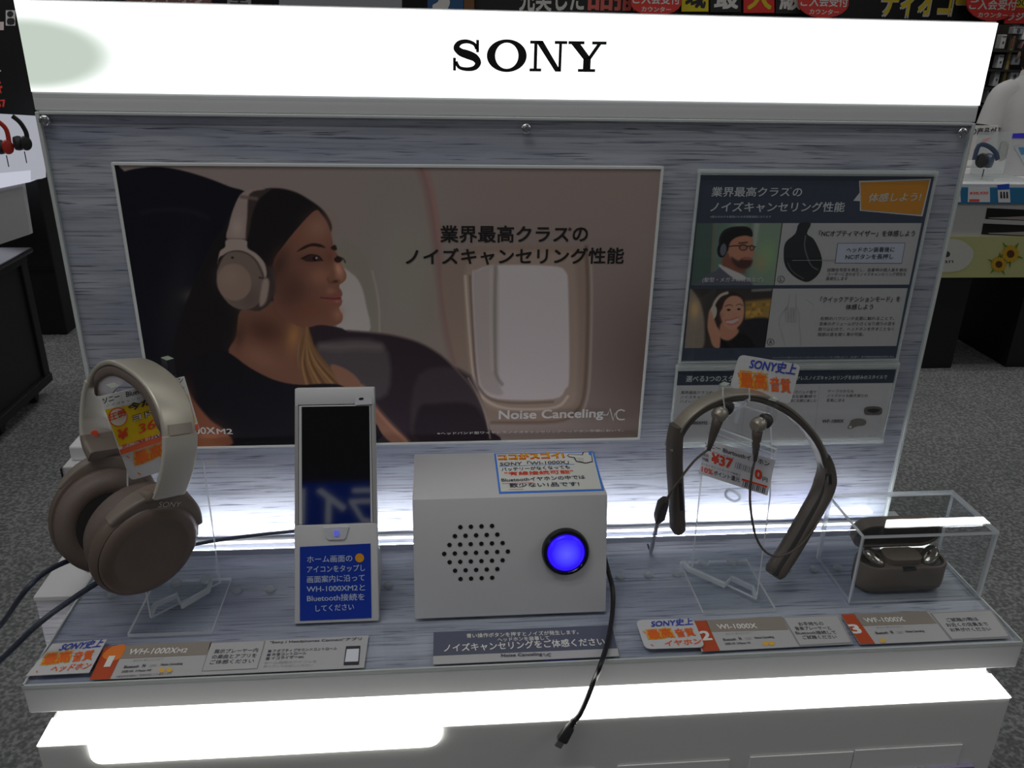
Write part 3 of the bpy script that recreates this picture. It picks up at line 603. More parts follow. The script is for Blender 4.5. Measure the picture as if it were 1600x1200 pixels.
for k, s_ in enumerate(('右側のハウジング全面に触れることで、', '音楽のボリュームが小さくなり周りの音を', '取り込むので、ヘッドホンを外すことなく', '周囲の音を聞く事が可能。')): FS.text(s_, t6(850-5*k, 918+29.5*k), t6((1258, 1262, 1256, 1090)[k], 917+29.3*k), 5.6, DK, hs, 4)
PG = ink(96, 94, 93)
FS.stroke(Q((685, 770), (672, 840), (640, 880), (625, 930), (640, 990), (660, 1062)), .8, 'hand_drawing', PG, hs, 4); FS.stroke(Q((718, 770), (718, 835), (735, 880), (735, 930), (742, 1000), (745, 1060)), .8, 'hand_drawing', PG, hs, 4)
for xx in (662, 678, 694, 708): FS.stroke(Q((xx, 930), (xx-2, 860), (xx+6, 850), (xx+10, 862), (xx+10, 930)), .8, 'hand_drawing', PG, hs, 4)
FS.stroke(Q((775, 800), (815, 830), (825, 890), (810, 960), (780, 1000)), 1, 'cup_outline', ink(116, 112, 112), hs, 4)
FS.text('※ヘッドバンド型ワイヤレスノイズキャンセリングヘッドホン市場において。当社調べ、電子情報技術産業協会基準に則る', t6(590, 1130), t6(1256, 1124), 3., ink(104, 106, 110), hs, 3)

t8 = lambda x, y: (1030 + x*.25, 560 + y*.25)
def Q8(*p): return [t8(*q) for q in p]
h2, FS2, b2 = holder('product_sheet', 'pale sheet of three product styles in clear holder below the navy sheet', [(1059, 574), (1398, 577), (1377, 688), (1046, 690)])
mk('pale_sheet', (FS2.pt(np.array([(b2[0]+.0008, b2[2]+.001), (b2[1]-.0008, b2[2]+.001), (b2[1]-.0008, b2[3]-.001), (b2[0]+.0008, b2[3]-.001)]), 1), [[0, 1, 2, 3]]), ink(114, 112, 112), h2)
FS2.poly(Q8((106, 168), (1468, 152), (1480, 68), (116, 80)), 'title_band', ink(28, 33, 40), h2, 2)
FS2.text('選べる3つのスタイル。', t8(165, 146), t8(560, 142), 9.5, LT, h2, 3, .012); FS2.text('ワイヤレスノイズキャンセリングをお好みのスタイルで', t8(806, 136), t8(1420, 128), 6.8, LT, h2, 3, .01)
for k, s_ in enumerate(('業界最高クラスの', 'ノイズキャンセリング', 'ハイレゾ音質を存分に')): FS2.text(s_, t8(134-4*k, 222+28*k), t8(330+60*(k > 0), 222+28*k), 5, DK, h2, 3)
for k, s_ in enumerate(('ネックバンド型で', '自由な装着感で', '快適に気軽に楽しむ')): FS2.text(s_, t8(800-4*k, 218+27*k), t8(980, 218+27*k), 4.6, DK, h2, 3)
for k, s_ in enumerate(('ケーブルからも', 'ノイズからも解き放たれ', '音楽に浸る')): FS2.text(s_, t8(1050-4*k, 212+29*k), t8((1212, 1302, 1155)[k], 212+29*k), 5, DK, h2, 3)
FS2.text('WH-1000XM2', t8(120, 412), t8(300, 411), 5, DK, h2, 3, .012); FS2.text('WI-1000X', t8(570, 408), t8(690, 406), 5, DK, h2, 3, .012); FS2.text('WF-1000X', t8(1016, 402), t8(1150, 400), 5.2, DK, h2, 3, .012)
FS2.poly(Q8((1278, 325), (1290, 304), (1340, 298), (1385, 306), (1392, 330), (1380, 350), (1320, 352), (1285, 348)), 'case_picture', ink(58, 54, 52), h2, 3, 4); FS2.poly(Q8((1296, 322), (1340, 312), (1378, 322), (1340, 340)), 'case_picture_well', ink(26, 24, 24), h2, 4, 4)
FS2.poly(Q8((1176, 432), (1190, 405), (1200, 385), (1240, 374), (1280, 380), (1294, 396), (1280, 416), (1230, 424), (1196, 440)), 'earbud_picture', ink(70, 66, 62), h2, 3, 4); FS2.poly(Q8((1182, 430), (1192, 418), (1202, 424), (1196, 436)), 'earbud_picture_tip', ink(128, 126, 124), h2, 4, 3)
for xx in (545, 1000): FS2.stroke(Q8((xx, 170), (xx-30, 480)), .5, 'column_line', ink(96, 93, 93), h2, 3, 1)
FS2.text('※ヘッドバンド型ワイヤレスノイズキャンセリングヘッドホン市場において。当社調べ', t8(690, 498), t8(1365, 490), 3, ink(88, 86, 86), h2, 3)

# ================================================================== printed strips on the shelf
FT = Frame((0, 0, 0), (1, 0, 0), (0, 1, 0))
CARD = ink(115, 115, 115, K='t'); ORG = ink(116, 46, 24, K='t'); TAUPE = ink(92, 86, 80, K='t'); TW = ink(150, 149, 146, K='t'); TD = ink(50, 50, 56, K='t'); TG = ink(98, 97, 97, K='t')
def pz(px, py, lift=0): return atz(px, py, lift)
def strip_card(name, label, corners, group=None):
    U = [FT.uv(*q) for q in corners]; c = np.mean(U, 0)
    t = thing(name, label, 'sign', (c[0], min(u[1] for u in U), 0), group)
    mk('card', prism([(u[0], u[1], .0001) for u in U], (0, 0, .0004)), CARD, t); return t
FT = Frame((0, 0, .0005), (1, 0, 0), (0, 1, 0))
def z4(x, y): return (x*.4, 940 + y*.4)
def specs(t, f, marks, two=True):
    """small print common to the three product strips; f maps strip fractions to pixels"""
    FT.text('● ホワイト   ● ネックバンドタイプ', f(.17, .52), f(.50, .52), 4, TG, t, 3)
    FT.text('Bluetooth', f(.10, .70), f(.26, .70), 4, TD, t, 3, .014); FT.text('N', f(.30, .70), f(.33, .70), 5, TD, t, 3, .03); FT.text('LDAC', f(.38, .70), f(.46, .70), 4, TG, t, 3); FT.text('Noise Canceling', f(.50, .70), f(.74, .70), 4, TD, t, 3, .02)
    if two: FT.text('DSEE HX  S-Master HX', f(.10, .83), f(.42, .83), 3.2, TD, t, 3, .01)
    for q in marks: FT.poly([(q[0]+5*math.cos(a_), q[1]+3.6*math.sin(a_)) for a_ in np.linspace(0, 5.8, 10)], 'award_mark', ink(150, 118, 52, K='t'), t, 3)
c1 = strip_card('product_strip', 'long shelf strip marked 1 with orange flag and telephone picture', [z4(350, 306), z4(1422, 258), z4(1440, 132), z4(408, 180)])
FT.poly([z4(350, 306), z4(428, 304), z4(492, 172), z4(410, 178)], 'orange_flag', ORG, c1, 2); FT.poly([z4(400, 215), z4(420, 190), z4(450, 174), z4(492, 172), z4(470, 222), z4(430, 232)], 'light_disc', ink(168, 90, 34, K='t'), c1, 3, 3)
FT.text('1', z4(404, 258), z4(430, 257), 17, TW, c1, 4, .05); FT.poly([z4(467, 224), z4(806, 208), z4(832, 156), z4(492, 172)], 'taupe_band', TAUPE, c1, 2)
FT.text('WH-1000X', z4(497, 210), z4(686, 204), 9, TW, c1, 4, .02, .1); FT.text('M2', z4(688, 203), z4(728, 201), 6.5, TW, c1, 4, .02, .1)
f1 = lambda u, v: (lambda a_, b_: (a_[0]*(1-v)+b_[0]*v, a_[1]*(1-v)+b_[1]*v))((z4(492+340*u, 172-16*u)), z4(428+364*u, 304-22*u))
specs(c1, f1, [z4(632, 270), z4(662, 269)]); FT.text('※連続再生時間はご使用状況により異なります', f1(.06, .97), f1(.66, .97), 3, TD, c1, 3)
FT.poly([z4(787, 274), z4(1006, 264), z4(1038, 154), z4(822, 162)], 'box_border', ink(92, 91, 92, K='t'), c1, 2); FT.poly([z4(791, 272), z4(1003, 262), z4(1034, 156), z4(826, 164)], 'box_panel', CARD, c1, 3)
for k, s_ in enumerate(('展示プレーヤー内', 'の楽曲とアプリを', 'ご体感ください')): FT.text(s_, z4(834-8*k, 206+21*k), z4((1006, 1000, 990)[k], 200+21*k), 6.6, TD, c1, 4, .008)
FT.text('"Sony | Headphones Connect"アプリ', z4(1052, 168), z4(1412, 154), 5.2, TD, c1, 3, .01)
for k, s_ in enumerate(('■ アダプティブサウンドコントロール', '■ 外音コントロール', '■ イコライザーetc')): FT.text(s_, z4(1046-4*k, 201+14.5*k), z4((1316, 1196, 1186)[k], (190, 208, 222)[k]), 4.6, TD, c1, 3, .006)
FT.text('ホーム画面のアイコンを', z4(1030, 246), z4(1236, 240), 4, TG, c1, 3); FT.text('タップしてお試しください', z4(1028, 260), z4(1222, 254), 4, TG, c1, 3)
FT.poly([z4(1342, 250), z4(1402, 248), z4(1408, 174), z4(1352, 176)], 'telephone_picture', ink(34, 34, 38, K='t'), c1, 3); FT.poly([z4(1347, 238), z4(1399, 236), z4(1403, 186), z4(1355, 188)], 'telephone_screen_picture', ink(140, 142, 146, K='t'), c1, 4)
z6 = lambda x, y: (980 + x*.3875, 920 + y*.3875)
c2 = strip_card('product_strip', 'shelf strip marked 2 between two orange flags below the neckband stand', [z6(300, 253), z6(912, 222), z6(850, 104), z6(264, 132)])
FT.poly([z6(306, 253), z6(374, 250), z6(318, 128), z6(264, 131)], 'orange_flag', ORG, c2, 2); FT.text('2', z6(304, 211), z6(345, 209), 15, TW, c2, 4, .03); FT.poly([z6(338, 174), z6(650, 165), z6(622, 112), z6(316, 128)], 'taupe_band', TAUPE, c2, 2)
FT.text('WI-1000X', z6(367, 165), z6(526, 161), 7.6, TW, c2, 4, .02)
f2 = lambda u, v: (lambda a_, b_: (a_[0]*(1-v)+b_[0]*v, a_[1]*(1-v)+b_[1]*v))(z6(318+304*u, 128-16*u), z6(374+326*u, 250-16*u)); specs(c2, f2, [z6(558, 222), z6(582, 221)])
FT.poly([z6(694, 232), z6(908, 220), z6(848, 108), z6(626, 116)], 'box_border', ink(92, 91, 92, K='t'), c2, 2); FT.poly([z6(698, 228), z6(902, 217), z6(846, 111), z6(632, 119)], 'box_panel', CARD, c2, 3)
for k, s_ in enumerate(('お手持ちの', '音楽プレーヤーと', 'Bluetooth接続して', 'ご試聴ください')): FT.text(s_, z6((694, 680, 682, 710)[k], 152+18*k), z6((794, 824, 846, 848)[k], 149+18*k), 5.8, TD, c2, 4, .008)
c3 = strip_card('product_strip', 'shelf strip marked 3 with orange flag before the clear box', [z6(940, 224), z6(1550, 198), z6(1470, 84), z6(862, 106)])
FT.poly([z6(940, 224), z6(1000, 222), z6(914, 102), z6(862, 105)], 'orange_flag', ORG, c3, 2); FT.text('3', z6(912, 184), z6(952, 182), 15, TW, c3, 4, .03); FT.poly([z6(948, 150), z6(1248, 140), z6(1206, 92), z6(914, 104)], 'taupe_band', TAUPE, c3, 2)
FT.text('WF-1000X', z6(962, 139), z6(1124, 134), 7.4, TW, c3, 4, .02)
f3 = lambda u, v: (lambda a_, b_: (a_[0]*(1-v)+b_[0]*v, a_[1]*(1-v)+b_[1]*v))(z6(914+300*u, 103-12*u), z6(1000+310*u, 222-12*u)); specs(c3, f3, [z6(1030, 210)], False)
FT.poly([z6(1306, 208), z6(1546, 196), z6(1468, 86), z6(1220, 98)], 'box_border', ink(92, 91, 92, K='t'), c3, 2); FT.poly([z6(1311, 204), z6(1538, 193), z6(1465, 90), z6(1227, 101)], 'box_panel', CARD, c3, 3)
for k, s_ in enumerate(('ご試聴の際は', 'お近くの店員まで', 'お声がけください')): FT.text(s_, z6((1292, 1292, 1308)[k], 136+20*k), z6((1420, 1460, 1472)[k], 131+20*k), 6, TD, c3, 4, .008)
t5 = lambda x, y: (600 + x*.3125, 940 + y*.3125)
c4 = strip_card('notice_strip', 'navy and white notice strip lying in front of the white speaker box', [t5(246, 314), t5(1176, 272), t5(1142, 118), t5(248, 154)])
FT.poly([t5(246, 272), t5(1166, 234), t5(1140, 119), t5(248, 154)], 'navy_band', ink(54, 57, 68, K='t'), c4, 2)
FT.text('青い操作ボタンを押すとノイズが発生します。', t5(413, 186), t5(974, 166), 7, TW, c4, 4, .008); FT.text('ヘッドホンを装着して', t5(568, 204), t5(828, 194), 6.4, TW, c4, 4, .008)
FT.text('ノイズキャンセリングをご体感ください', t5(300, 256), t5(1108, 222), 12.5, TW, c4, 4, .014); FT.text('Noise Canceling', t5(586, 284), t5(792, 276), 6, TD, c4, 4, .02); FT.stroke([t5(794, 268), t5(800, 262), t5(808, 278), t5(814, 266)], 1.2, 'logo_wave', TD, c4, 4, 1); FT.stroke([t5(834, 264), t5(822, 263), t5(818, 271), t5(834, 276)], 1.4, 'logo_wave', TD, c4, 4, 2)

# ================================================================== hand-lettered cards
HB = ink(24, 34, 88); HO = ink(164, 72, 26); HY = ink(176, 124, 14); HP = mat('hand_card', (.66, .66, .67), .5, noise=.02)
def hand_card(name, label, corners, fr, third, tx, base=None, thick=.0005, rnd=0, parent_loc=None):
    """corners BL, BR, TR, TL in pixels on frame fr; tx maps (u right, v down) fractions to pixels"""
    U = np.array([fr.uv(*q) for q in corners])
    if rnd:
        o = []
        for i in range(4):
            a_, b_, c_ = U[i-1], U[i], U[(i+1) % 4]; p_, q_ = b_ + nrm(a_-b_)*rnd, b_ + nrm(c_-b_)*rnd
            for k in np.linspace(0, 1, 5): o.append(p_*(1-k)**2 + b_*2*k*(1-k) + q_*k*k)
        U2 = np.array(o)
    else: U2 = U
    W = fr.pt(U2, 0); t = thing(name, label, 'card', (W[:, 0].mean(), W[:, 1].mean(), W[:, 2].min() - thick), 'hand-lettered cards')
    mk('card', prism(W - fr.N*thick, fr.N*thick), HP, t)
    h = abs(tx(.5, 0)[1] - tx(.5, 1)[1])
    fr.text('SONY史上', tx(.22, .28), tx(.95, .24), h*.24, HB, t, 3, .022, .3)
    fr.text('最高', tx(.10, .72), tx(.58, .66), h*.40, HY, t, 2, .10); fr.text('最高', tx(.13, .69), tx(.55, .64), h*.33, HO, t, 3, .022)
    fr.text('音質', tx(.60, .66), tx(.93, .62), h*.30, HO, t, 3, .022)
    if third: fr.text(third, tx(.34, .95), tx(.96, .90), h*.20, HO, t, 3, .016, .2)
    for u, v in ((.06, .40), (.12, .86), (.66, .34)): fr.stroke([tx(u, v), tx(u+.03, v+.07)], 1.6, 'spark_mark', HO, t, 3, 1)
    return t
def bil(q):  # q: TL, TR, BL, BR pixels
    return lambda u, v: tuple((1-v)*((1-u)*q[0][i]+u*q[1][i]) + v*((1-u)*q[2][i]+u*q[3][i]) for i in (0, 1))
FC = Frame((0, 0, .0030), (1, 0, 0), (0, 1, 0)); q = ((82, 1006), (167, 999), (40, 1056), (139, 1051))
hand_card('hand_lettered_card', 'square-cornered hand-lettered card at the left front corner of the shelf', [q[2], q[3], q[1], q[0]], FC, 'ヘッドホン', bil(q))
q = ((993, 969), (1083, 966), (1008, 1014), (1102, 1011))
hand_card('hand_lettered_card', 'rounded hand-lettered card lying on the shelf beside the strip marked 2', [q[2], q[3], q[1], q[0]], FC, 'イヤホン', bil(q), rnd=.006)
# ================================================================== white speaker box with the blue button
LEAN = math.radians(15)
bx0, bx1, byf = -.0990, .0645, -.1360
zt = .1015; yt_ = byf + zt*math.tan(LEAN); yb_ = -.028
sb = thing('speaker_box', 'white slant-fronted box with round speaker grille and glowing blue button', 'speaker box', ((bx0+bx1)/2, -.08, 0))
def bevelled(vf, off, seg=2):
    bm = bmesh.new(); vs = [bm.verts.new(v) for v in vf[0]]
    for f in vf[1]: bm.faces.new([vs[i] for i in f])
    bmesh.ops.recalc_face_normals(bm, faces=bm.faces[:]); bmesh.ops.bevel(bm, geom=bm.edges[:], offset=off, segments=seg, profile=.5, affect='EDGES'); return bm_out(bm)
sec = [(byf, .0012), (yt_, zt), (yb_, zt), (yb_, .0012)]
mk('box_body', bevelled(prism([(bx0, y, z) for y, z in sec], (bx1-bx0, 0, 0)), .0009), WHITE, sb, smooth=30)
mk('base_foot', box(bx0+.006, bx1-.006, byf+.004, yb_-.006, 0, .0013), BLACK, sb)
FX = Frame((0, byf, 0.0012), (1, 0, 0), (0, math.sin(LEAN), math.cos(LEAN)))
g8 = lambda x, y: (620 + x*.25, 690 + y*.25)
rows = [((397, 534), (595, 526), 4), ((363, 590), (628, 580), 5), ((329, 645), (661, 633), 6), ((296, 701), (694, 686), 7), ((330, 753), (661, 741), 6), ((364, 806), (628, 796), 5), ((398, 858), (596, 850), 4)]
HOLE = mat('hole_black', (.004, .004, .004), .8, noise=0)
for a_, b_, n in rows:
    for k in range(n):
        t = k/(n-1); P = FX.P(*g8(a_[0]*(1-t)+b_[0]*t, a_[1]*(1-t)+b_[1]*t)) + FX.N*.0002
        mk('grille_hole', lathe([(.0019, -.0001), (.0019, .0), (.0016, -.0001), (.0015, -.0006)], P + FX.N*.0001, FX.N, 12), HOLE, sb)
P = FX.P(*g8(1052, 682))
bz = mk('button_bezel', lathe([(.0202, 0), (.0202, .004), (.0190, .0062), (.0170, .0066), (.0160, .0056), (.0158, .002)], P, FX.N, 40), mat('gloss_black', (.008, .008, .009), .12, noise=0), sb, smooth=40)
def button_glow():
    m = bpy.data.materials.new('blue_button_lamp'); m.use_nodes = True; nt = m.node_tree; b = nt.nodes['Principled BSDF']; b.inputs['Base Color'].default_value = (.02, .02, .3, 1); b.inputs['Roughness'].default_value = .25
    tc = nt.nodes.new('ShaderNodeTexCoord'); vm = nt.nodes.new('ShaderNodeVectorMath'); vm.operation = 'DISTANCE'; vm.inputs[1].default_value = tuple(P + FX.N*.006 - np.array(sb.location))
    mr = nt.nodes.new('ShaderNodeMapRange'); mr.inputs[1].default_value = 0; mr.inputs[2].default_value = .013
    mx = nt.nodes.new('ShaderNodeMix'); mx.data_type = 'RGBA'; mx.inputs[6].default_value = (.12, .12, 1.3, 1); mx.inputs[7].default_value = (.025, .004, .9, 1)     # bulb behind the lens centre
    nt.links.new(tc.outputs['Object'], vm.inputs[0]); nt.links.new(vm.outputs['Value'], mr.inputs[0]); nt.links.new(mr.outputs[0], mx.inputs[0]); nt.links.new(mx.outputs[2], b.inputs['Emission Color']); b.inputs['Emission Strength'].default_value = 1.; return m
mk('button_lens', lathe([(.0157, .002), (.0157, .0058), (.0145, .0072), (.010, .0084), (.005, .0089), (.0001, .009)], P, FX.N, 36), button_glow(), sb, smooth=True)
# ---- hand-written card taped on its top
FK = Frame((0, 0, zt+.0004), (1, 0, 0), (0, 1, 0))
kc = thing('handwritten_card', 'blue-bordered handwritten card lying on top of the white speaker box', 'card', (*FK.P(*g8(930, 190))[:2], zt))
FK.poly([g8(640, 325), g8(1296, 305), g8(1232, 64), g8(608, 74)], 'card_border', ink(44, 90, 160, K='t'), kc, 0, 0, .0004); FK.poly([g8(650, 314), g8(1280, 297), g8(1222, 70), g8(620, 80)], 'card_paper', ink(136, 138, 134, K='t'), kc, 1)
KD = ink(34, 38, 46, K='t')
FK.text('ココがスゴイ!', g8(634, 121), g8(1052, 106), 10.5, ink(170, 40, 24, K='t'), kc, 2, .06); FK.text('ココがスゴイ!', g8(640, 116), g8(1046, 102), 8.6, ink(206, 160, 30, K='t'), kc, 4, .025)
FK.text('SONY「WI-1000X」', g8(644, 156), g8(1076, 142), 6.4, KD, kc, 3, .01, .1); FK.stroke([g8(640, 158), g8(860, 150), g8(1110, 144)], 1, 'underline', ink(44, 90, 160, K='t'), kc, 3, 2)
FK.text('バッテリーがなくなっても', g8(656, 188), g8(1084, 172), 5.6, KD, kc, 3, .012); FK.text('"有線接続可能"', g8(676, 216), g8(1106, 202), 6, ink(190, 62, 36, K='t'), kc, 3, .014)
FK.text('Bluetoothイヤホンの中では', g8(656, 256), g8(1180, 236), 6.4, KD, kc, 3, .012); FK.text('数少ない1品です!', g8(706, 290), g8(1144, 280), 6.8, KD, kc, 3, .012); FK.stroke([g8(700, 302), g8(790, 300)], 1, 'underline', ink(206, 60, 60, K='t'), kc, 3, 1)
FK.stroke([g8(660, 265), g8(860, 258)], 1, 'underline', ink(206, 60, 60, K='t'), kc, 3, 1)
FK.poly([g8(1064, 90), g8(1074, 80), g8(1156, 84), g8(1164, 66), g8(1216, 64), g8(1226, 130), g8(1180, 140), g8(1120, 128), g8(1106, 104), g8(1076, 100)], 'pointing_hand', ink(40, 40, 44, K='t'), kc, 3)
FK.poly([g8(1070, 92), g8(1078, 84), g8(1162, 89), g8(1170, 71), g8(1211, 69), g8(1220, 126), g8(1180, 135), g8(1125, 124), g8(1112, 101), g8(1080, 97)], 'pointing_hand', ink(136, 138, 134, K='t'), kc, 4)
for yy in (108, 118, 127): FK.stroke([g8(1118+(yy-108), yy), g8(1168, yy+3)], .7, 'finger_line', ink(40, 40, 44, K='t'), kc, 5, 1)
FK.poly([g8(1196, 66), g8(1212, 64), g8(1218, 88), g8(1202, 90)], 'cuff', ink(44, 90, 160, K='t'), kc, 5)
# ---- audio lead hanging from behind the box over the shelf's front edge
pth = [aty(947, 868, -.10)+[0, .03, 0], aty(948, 884, -.105), atz(957, 920, .012), atz(957, 955, .004), atz(950, 1000, .0042), atz(938, 1040, .004), aty(929, 1062, -.2005), aty(918, 1090, -.206), aty(906, 1116, -.207), aty(897, 1126, -.209)]
cb = thing('cable', 'thin black plug-ended cable draped over the front edge of the shelf', 'cable', pth[3])
mk('cord', tube_vf(pth, .0021, 10), mat('cable_black', (.012, .012, .013), .4, noise=.1), cb, smooth=True)
d_ = nrm(aty(872, 1166, -.214) - aty(897, 1126, -.209)); p0 = aty(897, 1126, -.209); L_ = np.linalg.norm(aty(872, 1166, -.214) - p0)
mk('strain_relief', join(*[lathe([(.0024+.0006*(k % 2), 0), (.0024+.0006*(k % 2), .0013)], p0 - d_*.001 + d_*.0013*k, d_, 12) for k in range(5)]), mat('cable_black'), cb, smooth=40)
mk('plug_body', sweep([p0+d_*.005, p0+d_*.007, p0+d_*(L_*.72), p0+d_*(L_*.78)], [rrect(.0060, .0045, .0015), rrect(.0076, .0054, .0015), rrect(.0092, .0062, .0015), rrect(.0084, .0056, .0015)], (0, -1, .3)), mat('plug_grey', (.03, .031, .032), .4, noise=.05), cb, smooth=35)
mk('plug_tip', sweep([p0+d_*(L_*.76), p0+d_*(L_*1.02)], rrect(.0062, .0022, .0006), (0, -1, .3)), STEEL, cb)

# ================================================================== dock and telephone
DL = math.radians(20)
FD = Frame((0, -.1355, .0006), (1, 0, 0), (0, math.sin(DL), math.cos(DL)))
dk = thing('phone_dock', 'white leaning telephone dock with a blue instruction panel', 'dock', (-.164, -.115, 0))
def slab(fr, x0, x1, v0, v1, n0, n1, bev=.0008):
    v, f = box(x0, x1, v0, v1, n0, n1, bev); return (fr.O + v[:, :1]*fr.U + v[:, 1:2]*fr.V + v[:, 2:]*fr.N, f)
dx0, dx1 = FD.uv(460, 977)[0], FD.uv(592, 970)[0]; dtop = FD.uv(522, 606)[1]; k8 = lambda x, y: (420 + x/3, 590 + y/3)
tx0, tx1 = FD.uv(460.5, 610)[0], FD.uv(584.5, 606)[0]
v0, v1 = FD.uv(*k8(310, 690))[1], FD.uv(*k8(310, 135))[1]
def taper(v): t = np.clip(v/dtop, 0, 1); return dx0*(1-t)+tx0*t, dx1*(1-t)+tx1*t
def tslab(a_, b_, n0, n1, ins=0, bev=.001):
    (l0, r0), (l1, r1) = taper(a_), taper(b_); P_ = FD.pt(np.array([(l0+ins, a_), (r0-ins, a_), (r1-ins, b_), (l1+ins, b_)]), 0)
    return bevelled(prism(P_ + FD.N*n0, FD.N*(n1-n0)), bev)
mk('dock_back', tslab(0, dtop, -.012, -.004, 0), WHITE, dk, smooth=30)
mk('dock_front', tslab(0, v0+.0005, -.005, .0, 0), WHITE, dk, smooth=30)
mk('screen_clamp', tslab(v1+.0015, dtop, -.005, .0, 0), WHITE, dk, smooth=30)
for a_ in (0, 1):
    (l0, r0), (l1, r1) = taper(v0), taper(v1); e0, e1 = ((l0, l1), (r0, r1))[a_]; s_ = 1 - 2*a_
    mk('grip_rail', bevelled(prism(FD.pt(np.array([(e0, v0), (e0+s_*.0030, v0), (e1+s_*.0030, v1+.002), (e1, v1+.002)]), 0) - FD.N*.005, FD.N*.0047), .0006), mat('rail_silver', (.55, .54, .52), .35, metal=.3), dk)
bk = FD.O + FD.V*.055; 
mk('foot', bevelled(prism([(dx1-.004, -.128, 0), (dx1-.004, -.058, 0), (dx1-.004, -.062, .012), (dx1-.004, -.105, .075)], (.003, 0, 0)), .0004), WHITE, dk)
mk('foot', bevelled(prism([(dx0+.001, -.128, 0), (dx0+.001, -.058, 0), (dx0+.001, -.062, .012), (dx0+.001, -.105, .075)], (.003, 0, 0)), .0004), WHITE, dk)
uvk = lambda x, y: FD.uv(*k8(x, y))
tb = [uvk(*q) for q in ((256, 702), (376, 698), (362, 745), (350, 756), (282, 758), (270, 748))]
mk('thumb_notch', prism(FD.pt(np.array(tb), 0) - FD.N*.001, FD.N*.0026), mat('notch_white', (.70, .71, .75), .3, noise=.01), dk)
FD.poly([k8(308, 714), k8(330, 713), k8(330, 738), k8(308, 740)], 'status_light', emis('blue_led', (.14, .17, .85), .6), dk, 18)
FD.poly([k8(404, 128), k8(484, 124), k8(484, 100), k8(470, 86), k8(416, 88), k8(404, 98)], 'camera_notch', mat('notch_white'), dk, 3); FD.poly([k8(424, 104), k8(442, 103), k8(443, 94), k8(425, 95)], 'notch_hole', HOLE, dk, 5, 3)
FD.poly([k8(146, 1140), k8(482, 1126), k8(477, 777), k8(146, 793)], 'blue_panel', ink(6, 24, 84), dk, 3)
DW = ink(124, 134, 156)
for s_, a_, b_, h in (('ホーム画面の', (180, 868), (392, 862), 10.5), ('アイコンをタップし', (180, 914), (452, 906), 10.5), ('画面案内に沿って', (180, 962), (450, 952), 11), ('WH-1000XM2と', (178, 1004), (452, 996), 9.5), ('Bluetooth接続を', (180, 1050), (450, 1042), 11), ('してください', (220, 1096), (400, 1088), 10)): FD.text(s_, k8(*a_), k8(*b_), h, DW, dk, 5, .012)
FD.poly([k8(426+21*math.cos(a_), 844+21*math.sin(a_)) for a_ in np.linspace(0, 6, 18)], 'icon_disc', ink(198, 138, 34), dk, 5); FD.stroke([k8(414, 852), k8(415, 838), k8(426, 831), k8(437, 838), k8(438, 852)], 1.6, 'icon_headphones', ink(130, 84, 24), dk, 6, 3)
ph = thing('smartphone', 'white-framed smartphone with a dark glossy screen held in the dock', 'smartphone', FD.O + FD.U*(-.164) + FD.V*v0)
(l0, r0), (l1, r1) = taper(v0), taper(v1); hw = .0033
mk('phone_body', bevelled(prism(FD.pt(np.array([(l0+hw, v0+.0008), (r0-hw, v0+.0008), (r1-hw, v1+.001), (l1+hw, v1+.001)]), 0) - FD.N*.0038, FD.N*.0030), .0005), mat('phone_frame_white', (.72, .72, .72), .35, noise=.01), ph)
FD2 = Frame(FD.O - FD.N*.0007, FD.U, FD.V)
FD2.poly([k8(156, 690), k8(477, 677), k8(471, 132), k8(154, 137)], 'screen', mat('screen_glass', (.004, .004, .005), .04, noise=0, spec=.6), ph, 1)

# ================================================================== clear display box and earbud case
cbx = thing('clear_box', 'clear acrylic display box covering the brown earbud case', 'display box', (.344, -.10, 0))
X0, X1, Y0, Y1, Z1, TH = .2825, .4045, -.1360, -.0655, .0705, .0032
for nm, b_ in (('box_wall', (X0, X1, Y0, Y0+TH, 0, Z1-TH)), ('box_wall', (X0, X1, Y1-TH, Y1, 0, Z1-TH)), ('box_wall', (X0, X0+TH, Y0+TH, Y1-TH, 0, Z1-TH)), ('box_wall', (X1-TH, X1, Y0+TH, Y1-TH, 0, Z1-TH)), ('lid', (X0, X1, Y0, Y1, Z1-TH, Z1))):
    mk(nm, edged(box(*b_), 6e-4), None, cbx, mats=[CLEAR, acrylic('acrylic_rim_soft', edge=.78, ec=(.92, .95, .98))])
BRN = mat('case_brown', (.165, .135, .112), .5, noise=.05, spec=.4); BRD = mat('case_well', (.05, .042, .037), .4, noise=.1)
def stadium(cx, cy, w_, d, z, r=None, n=10):
    r = r or d/2; return [(x+cx, y+cy, z) for x, y in rrect(w_, d, r*.98, n)]
cx_, cy_ = .3392, -.1085; CW, CD, CH = .083, .032, .0265
ec = thing('earbud_case', 'open brown earbud charging case inside the clear box', 'earbud case', (cx_, cy_, 0))
rings = [stadium(cx_, cy_, CW-.006, CD-.006, .0), stadium(cx_, cy_, CW-.001, CD-.001, .003), stadium(cx_, cy_, CW, CD, .008), stadium(cx_, cy_, CW, CD, CH-.001), stadium(cx_, cy_, CW-.001, CD-.001, CH), stadium(cx_, cy_, CW-.005, CD-.005, CH), stadium(cx_, cy_, CW-.006, CD-.006, CH-.004)]
def loft(rings, cap0=True, cap1=True):
    n = len(rings[0]); V = np.concatenate([np.asarray(r_, float) for r_ in rings]); F = []
    for i in range(len(rings)-1):
        for k in range(n): F.append([i*n+k, i*n+(k+1) % n, (i+1)*n+(k+1) % n, (i+1)*n+k])
    if cap0: F.append(list(range(n))[::-1])
    if cap1: F.append([(len(rings)-1)*n+k for k in range(n)])
    return V, F
mk('case_body', loft(rings), BRN, ec, smooth=40)
